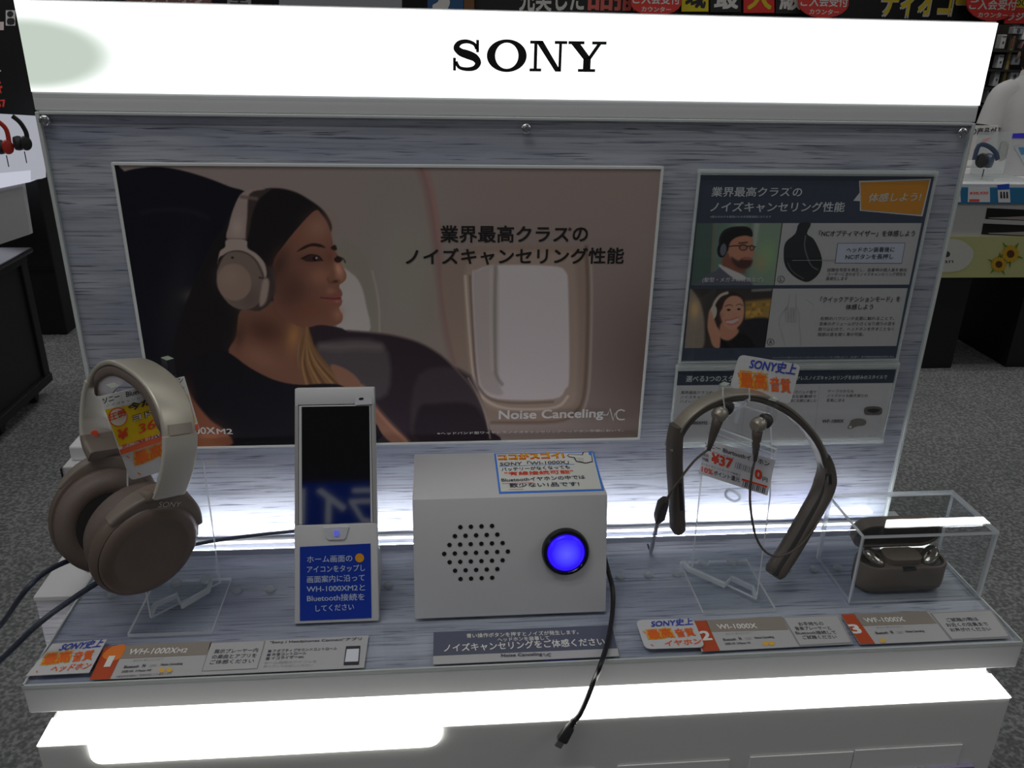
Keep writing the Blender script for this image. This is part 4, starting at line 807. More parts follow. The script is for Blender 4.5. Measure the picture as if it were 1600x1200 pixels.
mk('inner_tray', loft([stadium(cx_, cy_, CW-.0064, CD-.0064, CH-.004), stadium(cx_, cy_, CW-.008, CD-.008, CH-.0022)]), BRN, ec, smooth=40)
mk('centre_hump', loft([stadium(cx_+.001, cy_+.002, .036, CD-.010, CH-.0025), stadium(cx_+.001, cy_+.002, .034, CD-.011, CH+.0035, .008), stadium(cx_+.001, cy_+.002, .028, CD-.016, CH+.0050, .006)]), BRN, ec, smooth=40)
for sx in (-1, 1): mk('earbud_well', loft([stadium(cx_+sx*.027, cy_, .022, .022, CH-.0021), stadium(cx_+sx*.027, cy_, .020, .020, CH-.0016)]), BRD, ec, smooth=40)
mk('latch', box(cx_-.006, cx_+.006, cy_-CD/2-.0004, cy_-CD/2+.003, CH-.0022, CH+.0003), BLACK, ec)
# lid swung back on its hinge
LA = math.radians(72); HY_, HZ_ = cy_+CD/2+.0005, CH+.0005
def lidpt(P_):   # closed-lid coordinates relative to hinge -> world
    P_ = np.asarray(P_, float); y, z = P_[:, 1], P_[:, 2]
    yy = y*math.cos(LA) + z*math.sin(LA); zz = -y*math.sin(LA) + z*math.cos(LA); return np.stack([P_[:, 0]+cx_, yy*1. + HY_, zz + HZ_], 1)
def lr(w_, d, z, r=None): return lidpt([(x, y-CD/2, z) for x, y, _ in stadium(0, 0, w_, d, 0, r)])
lidv = loft([lr(CW-.006, CD-.006, .0015), lr(CW-.005, CD-.005, 0), lr(CW-.001, CD-.001, 0), lr(CW, CD, .001), lr(CW, CD, .009), lr(CW-.003, CD-.003, .012), lr(CW-.008, CD-.008, .0135)], False)
mk('case_lid', (lidv[0], lidv[1]), BRN, ec, smooth=40)
mk('lid_lining', loft([lr(CW-.0062, CD-.0062, .0018), lr(CW-.012, CD-.012, .0085)], False), mat('lid_lining', (.09, .073, .062), .35, noise=.05), ec, smooth=40)
BUD = mat('earbud_shell', (.36, .33, .29), .16, metal=.85, noise=.05)
for sx, dsc in ((-1, 'left'), (1, 'right')):
    C_ = np.array([cx_+sx*.0265, cy_-.001, CH+.0015]); ax = nrm((sx*-.35, -.35, .85)); e1 = nrm(np.cross(ax, (sx*.6, .6, .4)))
    eb = thing('earbud', 'glossy bronze earbud in the %s well of the open case' % dsc, 'earbud', C_ - [0, 0, .003], 'earbuds in the case')
    mk('earbud_body', lathe([(.0001, -.0035), (.0055, -.003), (.0072, -.001), (.0075, .001), (.0068, .0032), (.0048, .0046), (.002, .0051), (.0001, .0052)], C_, ax, 24, e1, 1.55), BUD, eb, smooth=True)
    mk('microphone_slot', lathe([(.0012, 0), (.0012, .0004)], C_ + ax*.0050 + e1*.001, ax, 10, e1, 2.2), BLACK, eb)
# small spare ear tip box standing behind the clear box
# ================================================================== clear stand and beige over-ear headphones
def stand(name, label, base_px, A_, B_, prof, tabs, zig, bumps):
    """clear stand: base plate, upright plate from A_ to B_ (ground points), tabs, zig-zag slot rail, frosted bumpers"""
    t = thing(name, label, 'stand', (*np.mean(base_px, 0), 0), 'clear acrylic stands')
    bp = prism([(x, y, .0002) for x, y in base_px], (0, 0, .0032)); mk('base_plate', edged(bp, 6e-4), None, t, mats=[CLEAR, EDGE])
    A_, B_ = np.array(A_), np.array(B_); e = nrm(B_-A_); n = np.array([-e[1], e[0], 0.])*.0028
    W = lambda s_, z: np.array([A_[0]+e[0]*s_, A_[1]+e[1]*s_, z])
    pl = prism([W(*q) - n/2 for q in prof], n); mk('upright_plate', edged(pl, 6e-4), None, t, mats=[CLEAR, EDGE])
    for (s0, s1, z0, z1, dep) in tabs:
        q = [W(s0, z0), W(s1, z0), W(s1, z1), W(s0, z1)]
        mk('hook_tab', edged(prism([p_ - n/2*dep for p_ in q], n*dep), 1e-4), None, t, mats=[CLEAR, acrylic('green_edge', edge=.6, ec=(.62, .74, .58))])
    zz = [atz(*q, .0034) for q in zig]; mk('slot_rail', sweep(zz, rrect(.0034, .0050, .0008, 2) + np.array([0, .0020]), (0, 0, 1)), acrylic('rail_acrylic', edge=.5, ec=(.92, .95, .98)), t)
    for q in bumps: P_ = atz(*q, .0034); mk('bumper', lathe([(.0052, 0), (.0052, .0022), (.0045, .0032), (.0001, .0034)], P_, (0, 0, 1), 18), acrylic('bumper_frost', edge=.35, rough=.3), t, smooth=40)
    return t, W, e
A1, B1 = (-.318, -.1235), (-.272, -.0775)
st1, W1, e1_ = stand('headphone_stand', 'clear acrylic stand holding up the beige over-ear headphones', [(-.3305, -.143), (-.2640, -.143), (-.2640, -.0705), (-.3305, -.0705)], A1, B1,
    [(0, .0034), (.065, .0034), (.065, .125), (.050, .150), (.048, .196), (.006, .196), (.004, .150), (0, .125)], [(.000, .0065, .190, .213, 3.2), (.0445, .0505, .190, .222, 3.2), (.006, .046, .190, .1965, 2.2)],
    [(237, 962), (243, 948), (277, 933), (284, 950), (326, 925), (330, 912)], [(275, 912), (322, 907)])
# headphone frame: X ear axis (towards the right cup), Y across the band, Z up; leaned so the cups hang forward-left
XH = nrm((.74, -.67, 0)); YH = nrm((.67, .74, 0)); ZH = np.array([0, 0, 1.])
TOPP = np.array([-.2985, -.1015, .2175]); HT = .131
def rotm(ax, a_):
    return np.array(Matrix.Rotation(a_, 3, Vector(ax)))
RH = np.stack([XH, YH, ZH], 1)
TILT = rotm(tuple(XH), math.radians(-13)) @ rotm(tuple(YH), math.radians(7))
MH = np.eye(4); MH[:3, :3] = TILT @ RH; MH[:3, 3] = TOPP - TILT @ RH @ np.array([0, 0, HT])
hp = thing('over_ear_headphones', 'beige over-ear headphones with brown padded cups hanging on a clear stand', 'headphones', (-.325, -.11, .035))
BEI = mat('satin_beige_metal', (.60, .56, .47), .40, metal=.45, noise=.03); BEP = mat('beige_plastic', (.22, .178, .148), .45, noise=.04)
CUP = mat('cup_brown', (.155, .112, .090), .42, noise=.04); PAD = mat('pad_leather', (.16, .122, .103), .55, noise=.1, nscale=400, bump=.15); CLOTH = mat('pad_cloth', (.035, .032, .03), .9, noise=.3, nscale=900)
def HX(vf): return xf(vf, MH)
half = [(.0535, .050), (.0570, .068), (.0575, .086), (.0530, .103), (.0435, .117), (.0290, .1265), (.0140, .1302), (0, .131)]
def band_path(lo, hi, pts): return np.array([(x, 0, z) for x, z in pts if lo <= z <= hi])
full = cat(np.array([(-x, 0, z) for x, z in half[1:]] + [(x, 0, z) for x, z in half[-2:0:-1]]), 6)
ups = np.array([nrm((p_[0]*1.2, 0, max(p_[2]-.078, .0)*1.2 + .002)) for p_ in full])
def wz(p_): return .0255 + .003*min(1, max(0, (p_[2]-.09)/.05))
mk('headband', HX(sweep(full, [rrect(wz(p_), .0042, .0016, 3) for p_ in full], ups)), BEI, hp, smooth=35)
inn = full[8:-8]; iu = ups[8:-8]
mk('headband_cushion', HX(sweep(inn - iu*.0062, [rrect(.026*min(1, .55+1.2*math.sin(math.pi*k/(len(inn)-1))), .0098*min(1, .35+1.4*math.sin(math.pi*k/(len(inn)-1))), .0035, 4) for k in range(len(inn))], iu)), PAD, hp, smooth=40)
for sx in (-1, 1):
    P_ = cat(np.array([(sx*.0530, 0, .0495), (sx*.0560, 0, .059), (sx*.0582, 0, .072), (sx*.0582, 0, .088), (sx*.0555, 0, .1005)]), 5); n_ = len(P_)
    mk('slider_arm', HX(sweep(P_, [rrect(.0265+.0015*k/n_, .0046, .0018, 3) for k in range(n_)], np.array([nrm((sx, 0, .12 + .012*k)) for k in range(n_)]))), mat('slider_champagne', (.62, .585, .51), .42, metal=.15, noise=.02), hp, smooth=35)
    mk('size_clip', HX(sweep([(sx*.0566, 0, .1015), (sx*.0530, 0, .1085)], rrect(.019, .0018, .0007, 2), (sx*.85, 0, .5))), mat('clip_beige', (.42, .37, .31), .45, metal=.3), hp, smooth=35)
    # cup: oval lathe about the ear axis, swivelled a little
    CM = np.array(Matrix.Translation((.030, 0, -.002) if sx > 0 else (-.029, .002, -.011)) @ Matrix.Rotation(math.radians(-9), 4, 'X') @ Matrix.Rotation(math.radians(6 if sx > 0 else -9), 4, 'Y') @ Matrix.Rotation(math.radians(-6 if sx > 0 else -22), 4, 'Z'))
    def cup(prof, ell=.90): return HX(xf(lathe([(a_*1.07, b_*1.05) for a_, b_ in prof], (0, 0, 0), (sx, 0, 0), 44, (0, 0, 1), ell), CM))
    mk('ear_pad', cup([(.022, -.020), (.026, -.0235), (.033, -.0235), (.0385, -.020), (.0405, -.013), (.0400, -.005), (.037, -.0015), (.02, -.0015)]), PAD, hp, smooth=True)
    mk('pad_cloth', cup([(.0285, -.0232), (.0255, -.020), (.024, -.012), (.0001, -.012)]), CLOTH, hp, smooth=40)
    hs_ = mk('cup_housing', cup([(.034, -.003), (.0415, -.0015), (.0430, .002), (.0428, .006), (.0410, .010), (.0395, .0112), (.0392, .0106)]), CUP, hp, smooth=40)
    mk('touch_panel', cup([(.0392, .0095), (.0390, .0118), (.0375, .0142), (.0345, .0160), (.030, .0168), (.0285, .0170), (.0278, .0167), (.014, .0173), (.0001, .0175)]), CUP, hp, smooth=True)
    # yoke: crescent collar hugging the upper half of the cup
    ang = np.linspace(math.radians(-62), math.radians(62), 22); V_ = []; 
    yk = [np.array([sx*.0055, .0436*.92*math.sin(a_), .0450*math.cos(a_)]) for a_ in ang]
    sec_ = [rrect(.0165*(.55+.45*math.cos(a_*1.2)), .0062+.0085*math.cos(a_)**4, .0022, 3) for a_ in ang]
    y_ = sweep(np.array(yk), sec_, np.array([nrm((0, math.sin(a_), math.cos(a_))) for a_ in ang]))
    mk('yoke', HX(xf(y_, CM)), BEP, hp, smooth=40)
    nk = cat(np.array([(sx*.0370, 0, .0425), (sx*.0440, 0, .0455), (sx*.0495, 0, .0490), (sx*.0530, 0, .0545)]), 4)
    mk('yoke_neck', HX(sweep(nk, [rrect(.0275, .0115-.0055*k/(len(nk)-1), .003, 3) for k in range(len(nk))], np.array([nrm((-sx*.3, 0, 1.))]*len(nk)))), BEP, hp, smooth=40)
mk('marker_dot', HX(lathe([(.0030, 0), (.0029, .0004), (.0001, .0005)], (-.0500, -.004, .0560), (1, -.35, .2), 16)), mat('red_dot', av(178, 60, 40), .5, noise=0), hp)
# word on the right arm
def word_on(M_, O, U, V, body, w_, h_, m, parent, bold=.02):
    O, U, V = (np.asarray(t, float) for t in (O, U, V)); R3 = M_[:3, :3]; fr = Frame(np.zeros(3), (1, 0, 0), (0, 1, 0))
    cu = bpy.data.curves.new('t', 'FONT'); cu.body = body; cu.resolution_u = 3; o = bpy.data.objects.new('t', cu); COL.objects.link(o)
    dg = bpy.context.evaluated_depsgraph_get(); me = bpy.data.meshes.new_from_object(o.evaluated_get(dg)); v = np.array([q_.co[:2] for q_ in me.vertices]); F = [list(p_.vertices) for p_ in me.polygons]
    bpy.data.objects.remove(o); v = (v-v.min(0))/(v.max(0)-v.min(0))
    return mk('lettering', xf((O + v[:, :1]*w_*U + v[:, 1:]*h_*V, F), M_), m, parent)
word_on(MH @ CM, (.0146, -.0085, .0400), (0, 1, 0), (0, 0, 1), 'SONY', .018, .0046, mat('engraved_pale', (.62, .58, .52), .4, noise=0), hp)
# tag cards on the stand
FT1 = Frame(np.array([*A1, 0]) + np.array([.5, -.5, 0])*.0042, (B1[0]-A1[0], B1[1]-A1[1], 0), (0, 0, 1))
pt = thing('price_tag', 'yellow and white handwritten price tag behind the headband of the headphones', 'price tag', FT1.P(200, 705))
FT1.poly([(189, 712), (312, 671), (288, 588), (157, 619)], 'tag_card', ink(130, 130, 127), pt, 0, 0, .0004)
FT1.poly([(186, 698), (306, 660), (293, 616), (164, 640)], 'yellow_field', ink(186, 156, 14), pt, 1); FT1.poly([(189, 711), (311, 671), (309, 662), (186, 703)], 'orange_foot', ink(140, 60, 32), pt, 1)
RED = ink(150, 44, 24)
FT1.text('ソニー', (161, 631), (187, 623), 9, DK, pt, 3, .02); FT1.text('Bluetoothヘッドホン', (197, 621), (286, 598), 10, DK, pt, 3, .012); FT1.text('ノイズキャンセリング オープン価格', (165, 636), (288, 607), 3.5, DK, pt, 3)
cc = [(184+15*math.cos(a_), 651.5+15*math.sin(a_)) for a_ in np.linspace(0, 6, 20)]; FT1.poly(cc, 'round_stamp', RED, pt, 2); FT1.poly([(184+13.5*math.cos(a_), 651.5+13.5*math.sin(a_)) for a_ in np.linspace(0, 6, 20)], 'round_stamp_field', ink(170, 160, 140), pt, 3)
FT1.text('圧倒', (171, 658), (196, 649), 12, RED, pt, 4, .02); FT1.text('今だけ!', (200, 643), (262, 624), 12, DK, pt, 4, .03); FT1.text('ヨドバシ', (207, 659), (270, 640), 11, ink(40, 20, 20), pt, 3, .08); FT1.text('ヨドバシ', (208, 658), (269, 640), 9.5, ink(170, 168, 160), pt, 5, .02)
FT1.text('¥', (184, 688), (200, 684), 17, RED, pt, 4, .03); FT1.text('36,800', (217, 680), (290, 654), 17, RED, pt, 4, .012, .1); FT1.text('更に店頭ポイント還元10%', (190, 701), (296, 667), 6, RED, pt, 4, .01)
FT1.poly([(281, 635), (291, 630), (287, 611), (276, 614)], 'check_box', ink(160, 158, 150), pt, 4); FT1.stroke([(279, 622), (282, 627), (288, 616)], 1, 'check_mark', DK, pt, 5, 1)
FT1b = Frame(np.array([*A1, 0]) + np.array([.5, -.5, 0])*.0034, (B1[0]-A1[0], B1[1]-A1[1], 0), (0, 0, 1)); q = ((186, 700), (300, 664), (204, 751), (304, 722))
hand_card('hand_lettered_card', 'hand-lettered card partly hidden under the yellow price tag of the headphones', [q[2], q[3], q[1], q[0]], FT1b, None, bil(((180, 690), (300, 652), (206, 750), (306, 722))), rnd=.004)

# ================================================================== neckband earphones on their stand
A2, B2 = (.1520, -.0760), (.2030, -.1320)
st2, W2, e2_ = stand('neckband_stand', 'clear acrylic stand holding up the neckband earphones', [(.1480, -.1425), (.2125, -.1425), (.2125, -.0690), (.1480, -.0690)], A2, B2,
    [(.006, .0034), (.0715, .0034), (.0690, .105), (.0640, .150), (.058, .178), (.014, .178), (.008, .150), (.004, .105)], [(.012, .018, .172, .192, 3.), (.056, .062, .172, .192, 3.)],
    [(1068, 882), (1076, 892), (1132, 917), (1142, 906), (1176, 922), (1180, 936)], [(1099, 880), (1144, 879)])
mk('cradle', edged(sweep([aty(1150, 640, -.115), aty(1152, 632, -.128), aty(1150, 614, -.130), aty(1150, 606, -.128)], rrect(.022, .0022, .0006, 2), (0, -1, .2)), 5e-5), None, st2, mats=[CLEAR, EDGE])
hk = [aty(1140, 648, -.105), aty(1148, 636, -.105), aty(1154, 640, -.105), aty(1150, 660, -.105)]
mk('wire_hook', tube_vf(hk, .0016, 8), acrylic('rail_acrylic'), st2, smooth=True)
mk('tag_ledge', edged(sweep([aty(1106, 668, -.112), aty(1212, 706, -.136)], rrect(.006, .008, .001, 2), (0, 0, 1)), 8e-5), None, st2, mats=[CLEAR, EDGE])
nb = thing('neckband_earphones', 'brown neckband earphones with wired earbuds arched over a clear stand', 'earphones', aty(1165, 900, -.11))
NBM = mat('neckband_satin', (.36, .33, .275), .38, metal=.5, noise=.03); NBR = mat('neckband_rubber', (.105, .09, .078), .5, noise=.05); NBD = mat('neckband_groove', (.03, .026, .024), .5, noise=.1)
arc = np.array([aty(1046, 700, -.128), aty(1056, 672, -.128), aty(1078, 644, -.126), aty(1112, 623, -.120), aty(1150, 613, -.114), aty(1190, 617, -.106), aty(1228, 635, -.096), aty(1260, 665, -.086), aty(1281, 698, -.079), aty(1292, 735, -.076)])
P_ = cat(arc, 6); cen = P_.mean(0) - [0, 0, .02]; up_ = np.array([nrm(p_-cen) for p_ in P_])
mk('neck_arch', sweep(P_, rrect(.0125, .0026, .001, 3), up_), NBM, nb, smooth=35); mk('arch_lining', sweep(P_ - up_*.0038, rrect(.0118, .0055, .0022, 3), up_), NBR, nb, smooth=35)
La = cat(np.array([aty(1058, 664, -.128), aty(1054, 690, -.128), aty(1054, 730, -.127), aty(1057, 780, -.125), aty(1059, 832, -.123)]), 5)
mk('control_arm', sweep(La, [rrect(.0115+.0025*min(1, k/6), .0105, .0040, 4) for k in range(len(La)-1)] + [rrect(.0085, .0065, .003, 4)], np.array([nrm((-1, -.4, 0))]*len(La))), NBR, nb, smooth=40)
mk('end_cap_line', sweep(La[-9:-4] + np.array([.002, -.0068, .0]), rrect(.0035, .0006, .0002, 1), (0, -1, 0)), NBD, nb)
Ra = cat(np.array([aty(1287, 712, -.079), aty(1291, 735, -.078), aty(1286, 765, -.082), aty(1265, 805, -.093), aty(1236, 855, -.106), aty(1208, 898, -.118)]), 5); n_ = len(Ra); ru = np.array([nrm((.62, .55, .45))]*n_)
mk('control_arm', sweep(Ra, [rrect(.0190*min(1, .62+.38*k/8), .0145*min(1, .5+.5*k/8), .0050, 4) for k in range(n_-1)] + [rrect(.015, .010, .004, 4)], ru), NBR, nb, smooth=40)
mk('arm_groove', sweep(Ra[6:] + (np.array([-.2, -.62, .38])*.0086), rrect(.0038, .0030, .0006, 2), np.array([nrm((-.3, -.8, .5))]*(n_-6))), NBD, nb)
mk('control_button', sweep([aty(1296, 742, -.0885), aty(1297, 755, -.0885)], rrect(.0035, .003, .001, 2), (0, -1, 0)), NBD, nb)
def bud(P0, axis, tipdir, label):
    axis, tipdir = nrm(axis), nrm(tipdir)
    b_ = mk('earbud', lathe([(.0001, -.0048), (.0042, -.0046), (.0060, -.0026), (.0064, .0008), (.0062, .0034), (.0050, .0048), (.0046, .0062), (.0036, .0066), (.0001, .0066)], P0, tipdir, 20), NBM, nb, smooth=45)
    mk('ear_tip', lathe([(.0030, .006), (.0032, .0085), (.0060, .0078), (.0064, .0100), (.0052, .0140), (.0026, .0155), (.0018, .0150), (.0016, .012)], P0, tipdir, 18), mat('tip_rubber', (.05, .047, .045), .5, noise=.1), b_, smooth=True)
    mk('bud_collar', lathe([(.0063, .0012), (.0065, .0018), (.0064, .0026)], P0, tipdir, 20), STEEL, b_, smooth=True)
    mk('bud_stem', sweep([P0 + axis*.002, P0 + axis*.010, P0 + axis*.022, P0 + axis*.031], [circ(.0046, 12), circ(.0040, 12), circ(.0028, 12), circ(.0016, 12)], (0, -1, .1)), NBR, b_, smooth=True)
    return P0 + axis*.030
E1, E2 = aty(1124, 648, -.128), aty(1184, 664, -.128)
q1 = bud(E1, aty(1108, 700, -.130) - E1, (.72, .62, .32), ''); q2 = bud(E2, aty(1179, 725, -.132) - E2, (.80, .58, .05), '')
mk('earbud_cord', tube_vf([q1, aty(1085, 720, -.131), aty(1060, 752, -.133), aty(1044, 776, -.134), aty(1040, 790, -.128)], .0010, 8), NBR, nb, smooth=True)
mk('earbud_cord', tube_vf([q2, aty(1174, 745, -.134), aty(1172, 785, -.134), aty(1180, 835, -.134), aty(1196, 862, -.134), aty(1218, 869, -.132), aty(1246, 856, -.122), aty(1270, 828, -.108), aty(1288, 795, -.096), aty(1294, 770, -.088)], .0010, 8), NBR, nb, smooth=True)
uc = thing('charging_cable', 'pale charging cable with a dark plug hanging beside the left arm of the neckband', 'cable', atz(1017, 862, .001))
mk('plug', sweep([aty(1040, 780, -.132), aty(1036, 786, -.130), aty(1030, 808, -.126), aty(1027, 815, -.124)], [rrect(.0045, .006, .001), rrect(.0075, .0085, .0015), rrect(.0080, .0085, .0015), rrect(.004, .005, .001)], (.2, -1, 0)), mat('plug_brown', (.05, .044, .04), .5, noise=.05), uc, smooth=35)
mk('sleeve', tube_vf([aty(1028, 814, -.124), aty(1023, 836, -.110), atz(1017, 862, .0015)], .0019, 10), acrylic('sleeve_pale', edge=.55, ec=(.62, .66, .72)), uc, smooth=True)
mk('cord', tube_vf([aty(1028, 814, -.124), aty(1023, 836, -.110), atz(1017, 862, .0015), atz(1012, 850, .001)], .0009, 8), mat('cord_navy', (.05, .06, .09), .5), uc, smooth=True)
# price tag, and the hand-lettered card above
N2 = nrm((-(B2[1]-A2[1]), B2[0]-A2[0], 0)); N2 = N2 if N2 @ (CAM - np.array([*A2, .1])) > 0 else -N2
FT2 = Frame(np.array([*A2, 0]) + N2*.0040, (B2[0]-A2[0], B2[1]-A2[1], 0), (0, 0, 1)); y2 = lambda x, y: (1000 + x*.35, 540 + y*.35)
p2 = thing('price_tag', 'white price tag with red yen figures clipped to the neckband stand', 'price tag', FT2.P(1145, 762))
FT2.poly([y2(262, 570), y2(568, 670), y2(604, 512), y2(300, 420)], 'tag_card', ink(132, 132, 134), p2, 0, 0, .0004)
FT2.text('ソニー Blurtoothイヤホン', y2(290, 450), y2(578, 540), 8, DK, p2, 3, .012); FT2.text('ノイズキャンセリング', y2(300, 470), y2(420, 508), 3, DK, p2, 3)
FT2.text('税込', y2(280, 490), y2(308, 499), 5.4, DK, p2, 3, .01); FT2.text('特価', y2(278, 510), y2(306, 519), 5.4, DK, p2, 3, .01)
FT2.text('¥37', y2(318, 522), y2(412, 552), 17, RED, p2, 3, .03); FT2.text('0', y2(512, 590), y2(544, 600), 15, RED, p2, 3, .04); FT2.text('円', y2(548, 604), y2(570, 610), 7, DK, p2, 3, .01)
FT2.text('ゴールドポイントカードで精算で', y2(272, 528), y2(450, 584), 3.2, DK, p2, 3); FT2.text('10%', y2(276, 562), y2(326, 578), 8.5, RED, p2, 3, .015); FT2.text('ポイント還元', y2(330, 578), y2(446, 610), 8, DK, p2, 3, .014)
for k in range(10): FT2.poly([y2(424+k*8.5, 545+k*2.9), y2(424+k*8.5+2+(k*7 % 3)*1.4, 546+k*2.9), y2(430+k*8.5+2+(k*7 % 3)*1.4, 520+k*2.9), y2(430+k*8.5, 519+k*2.9)], 'bar_code', ink(70, 70, 74), p2, 3)
FT2.poly([y2(455, 600), y2(568, 634), y2(570, 626), y2(457, 592)], 'red_rule', RED, p2, 3)
for k in range(12): FT2.poly([y2(458+k*8.6, 628+k*2.8), y2(458+k*8.6+2.5+(k*5 % 3)*1.5, 629+k*2.8), y2(463+k*8.6+2.5+(k*5 % 3)*1.5, 604+k*2.8), y2(463+k*8.6, 603+k*2.8)], 'bar_code', ink(40, 40, 44), p2, 3)
mk('oval_clip', sweep(cat(np.array([FT2.P(1136, 768), FT2.P(1142, 764), FT2.P(1154, 770), FT2.P(1158, 777), FT2.P(1150, 782), FT2.P(1138, 776)]) + N2*.002, 4, True), circ(.0012, 8), tuple(N2), True), acrylic('rail_acrylic'), st2, smooth=True)
w2 = lambda x, y: (1080 + x*.15, 560 + y*.15)
FT3 = Frame(aty(1195, 620, -.1)+N2*.0, (B2[0]-A2[0], B2[1]-A2[1], 0), (.0, .0, 1)); q = (w2(500, -40), w2(1140, 70), w2(400, 300), w2(1030, 480))
hand_card('hand_lettered_card', 'rounded hand-lettered card standing above the arch of the neckband earphones', [q[2], q[3], q[1], q[0]], FT3, None, bil((w2(470, -60), w2(1130, 60), w2(420, 440), w2(1060, 560))), rnd=.005)

# ================================================================== left end of the shelf
wb = thing('white_box', 'small white box standing behind the headphones at the left end of the shelf', 'box', (-.380, -.027, 0))
mk('box_body', box(-.3985, -.3640, -.0500, -.0150, .0002, .108, .001), mat('box_white', (.62, .62, .62), .45, noise=.02), wb)
mk('box_cap', box(-.3950, -.3750, -.0400, -.0160, .108, .122, .0015), mat('cap_white', (.72, .72, .72), .4, noise=.02), wb)
mk('edge_wire', tube_vf([(-.3996, -.0505, .107), (-.3996, -.0508, .06), (-.3985, -.0510, .01)], .0008, 6), BLACK, wb)
sbk = thing('side_block', 'pale block with dark timber front jutting out beside the shelf\'s left end', 'block', (-.41, -.04, -.09))
mk('block_top', box(-.4300, -.3915, -.0830, .012, -.0060, -.0015, .0008), WHITE, sbk); mk('block_body', box(-.4290, -.3915, -.0820, .012, -.090, -.0060), GR, sbk)
for k, (pts, r_) in enumerate((([atz(-40, 1012, -.02), atz(0, 978, -.01), aty(38, 925, -.16), aty(70, 895, -.14), aty(108, 876, -.115), aty(160, 860, -.10)], .0021), ([atz(-30, 1052, -.01), atz(0, 1032, .0), aty(60, 975, -.17), aty(110, 938, -.15), aty(150, 912, -.13), aty(190, 892, -.11)], .0023))):
    tc_ = thing('tether_cable', ('upper dark braided security cable leaving the frame at left', 'lower dark braided security cable trailing past the hand-lettered corner card')[k], 'cable', pts[2])
    mk('braided_cord', tube_vf(pts, r_, 10), mat('braid_navy', (.045, .055, .085), .5, noise=.55, nscale=500), tc_, smooth=True)
bc = [aty(460, 830, -.030), aty(420, 834, -.034), aty(370, 840, -.040), aty(330, 846, -.045), aty(300, 852, -.05), aty(285, 858, -.06)]
mk_ = thing('lead_wire', 'dark wire running along the lit foot of the backboard to the dock', 'cable', bc[3]); mk('cord', tube_vf(bc, .0017, 8), mat('braid_navy'), mk_, smooth=True)
# ================================================================== the shop beyond: left
DKM = mat('fixture_black', (.006, .006, .007), .5, noise=.15); DKG = mat('fixture_gloss', (.02, .02, .022), .12, noise=.1)
ct = thing('black_trolley', 'black rolling trolley on castors at the left edge of the view', 'trolley', (-2.05, 2.2, FLOOR))
CXR, CYB = -1.705, 2.70; ztop = atx(70, 372, CXR)[2]
mk('trolley_body', box(-2.4, CXR-.012, 1.5, CYB-.03, -.90, ztop-.03), DKM, ct)
for yy in (1.55, CYB): mk('corner_post', box(CXR-.05, CXR, yy-.05, yy, -.93, ztop-.02, .004), mat('post_black', (.006, .006, .007), .5), ct)
mk('rail', box(CXR-.03, CXR+.006, 1.5, CYB, -.935, -.90, .003), DKM, ct); mk('rail', box(CXR-.03, CXR+.004, 1.5, CYB, ztop-.05, ztop-.02, .003), DKM, ct)
mk('trolley_top', box(-2.45, CXR+.02, 1.45, CYB+.03, ztop-.02, ztop, .006), DKG, ct)
for yy in (2.32, 2.62):
    w_ = mk('castor', lathe([(.034, -.016), (.038, -.012), (.038, .012), (.034, .016)], (CXR-.05, yy, FLOOR+.039), (1, .25, 0), 20), DKM, ct, smooth=40); mk('castor_fork', box(CXR-.075, CXR-.025, yy-.012, yy+.02, FLOOR+.055, -.93, .004), DKM, w_)
cbk = thing('black_cabinet', 'tall black cabinet standing behind the rolling trolley', 'cabinet', (-2.4, 3.8, FLOOR))
zc_ = aty(100, 262, 3.46)[2]; mk('cabinet_body', box(-3.0, -1.945, 3.46, 4.2, FLOOR+.002, zc_, .006), DKM, cbk); mk('plinth_line', box(-3.0, -1.943, 3.452, 3.462, -.66, -.655), mat('post_black'), cbk)
# lit white display with two headphones
FL = Frame((0, 3.25, 0), (1, 0, 0), (0, 0, 1)); dl = thing('lit_display', 'bright white display board carrying red and black headphones at far left', 'display', (*FL.P(20, 372)[:2], FL.P(20, 372)[2]))
def slabpx(fr, pts, name, m, par, th=.04, lay=0): return fr.poly(pts, name, m, par, lay, 0, th)
slabpx(FL, [(-60, 300), (66, 279), (62, 183), (-60, 176)], 'white_board', emis('lit_board', (.86, .88, 1.0), .42), dl); slabpx(FL, [(-60, 306), (48, 284), (48, 266), (-60, 276)], 'board_ledge', emis('lit_ledge', (.84, .86, 1.), .62), dl, .10, 60)
slabpx(FL, [(-60, 402), (47, 366), (34, 284), (-60, 300)], 'grey_front', mat('display_grey', (.55, .55, .56), .3), dl, .03)
def far_phones(name, label, frm, cup_px, r_px, band, col):
    C_ = frm.P(*cup_px) + frm.N*.04; r = np.linalg.norm(frm.P(cup_px[0]+r_px, cup_px[1]) - frm.P(*cup_px))
    t = thing(name, label, 'headphones', C_ - [0, 0, r*1.3], 'headphones on the far displays'); m = mat(name + label[:6].replace(' ', '_'), col, .35, noise=.05)
    mk('band', sweep(cat(np.array([frm.P(*q_) + frm.N*.04 for q_ in band]), 4), rrect(r*.55, r*.22, r*.08), tuple(frm.N)), m, t, smooth=40)
    for k, dx in enumerate((-.55, .35)): mk('ear_cup', lathe([(r*.55, -r*.45), (r*.85, -r*.35), (r*.9, 0), (r*.8, r*.4), (r*.3, r*.5), (.001, r*.5)], C_ + np.array([dx*r, 0, 0]), (dx, -.5, 0), 20, (0, 0, 1), .8), m if k else mat('far_pad', (.03, .03, .03), .6), t, smooth=40)
    mk('cord', tube_vf([C_ - [0, 0, r], C_ - [0, 0, r*2.4]], r*.06, 6), mat('far_cord', (.03, .03, .03), .5), t)
far_phones('display_headphones', 'red headphones hanging on the lit white display at far left', FL, (14, 228), 13, [(-10, 184), (6, 190), (17, 202), (21, 222)], (.5, .035, .02))
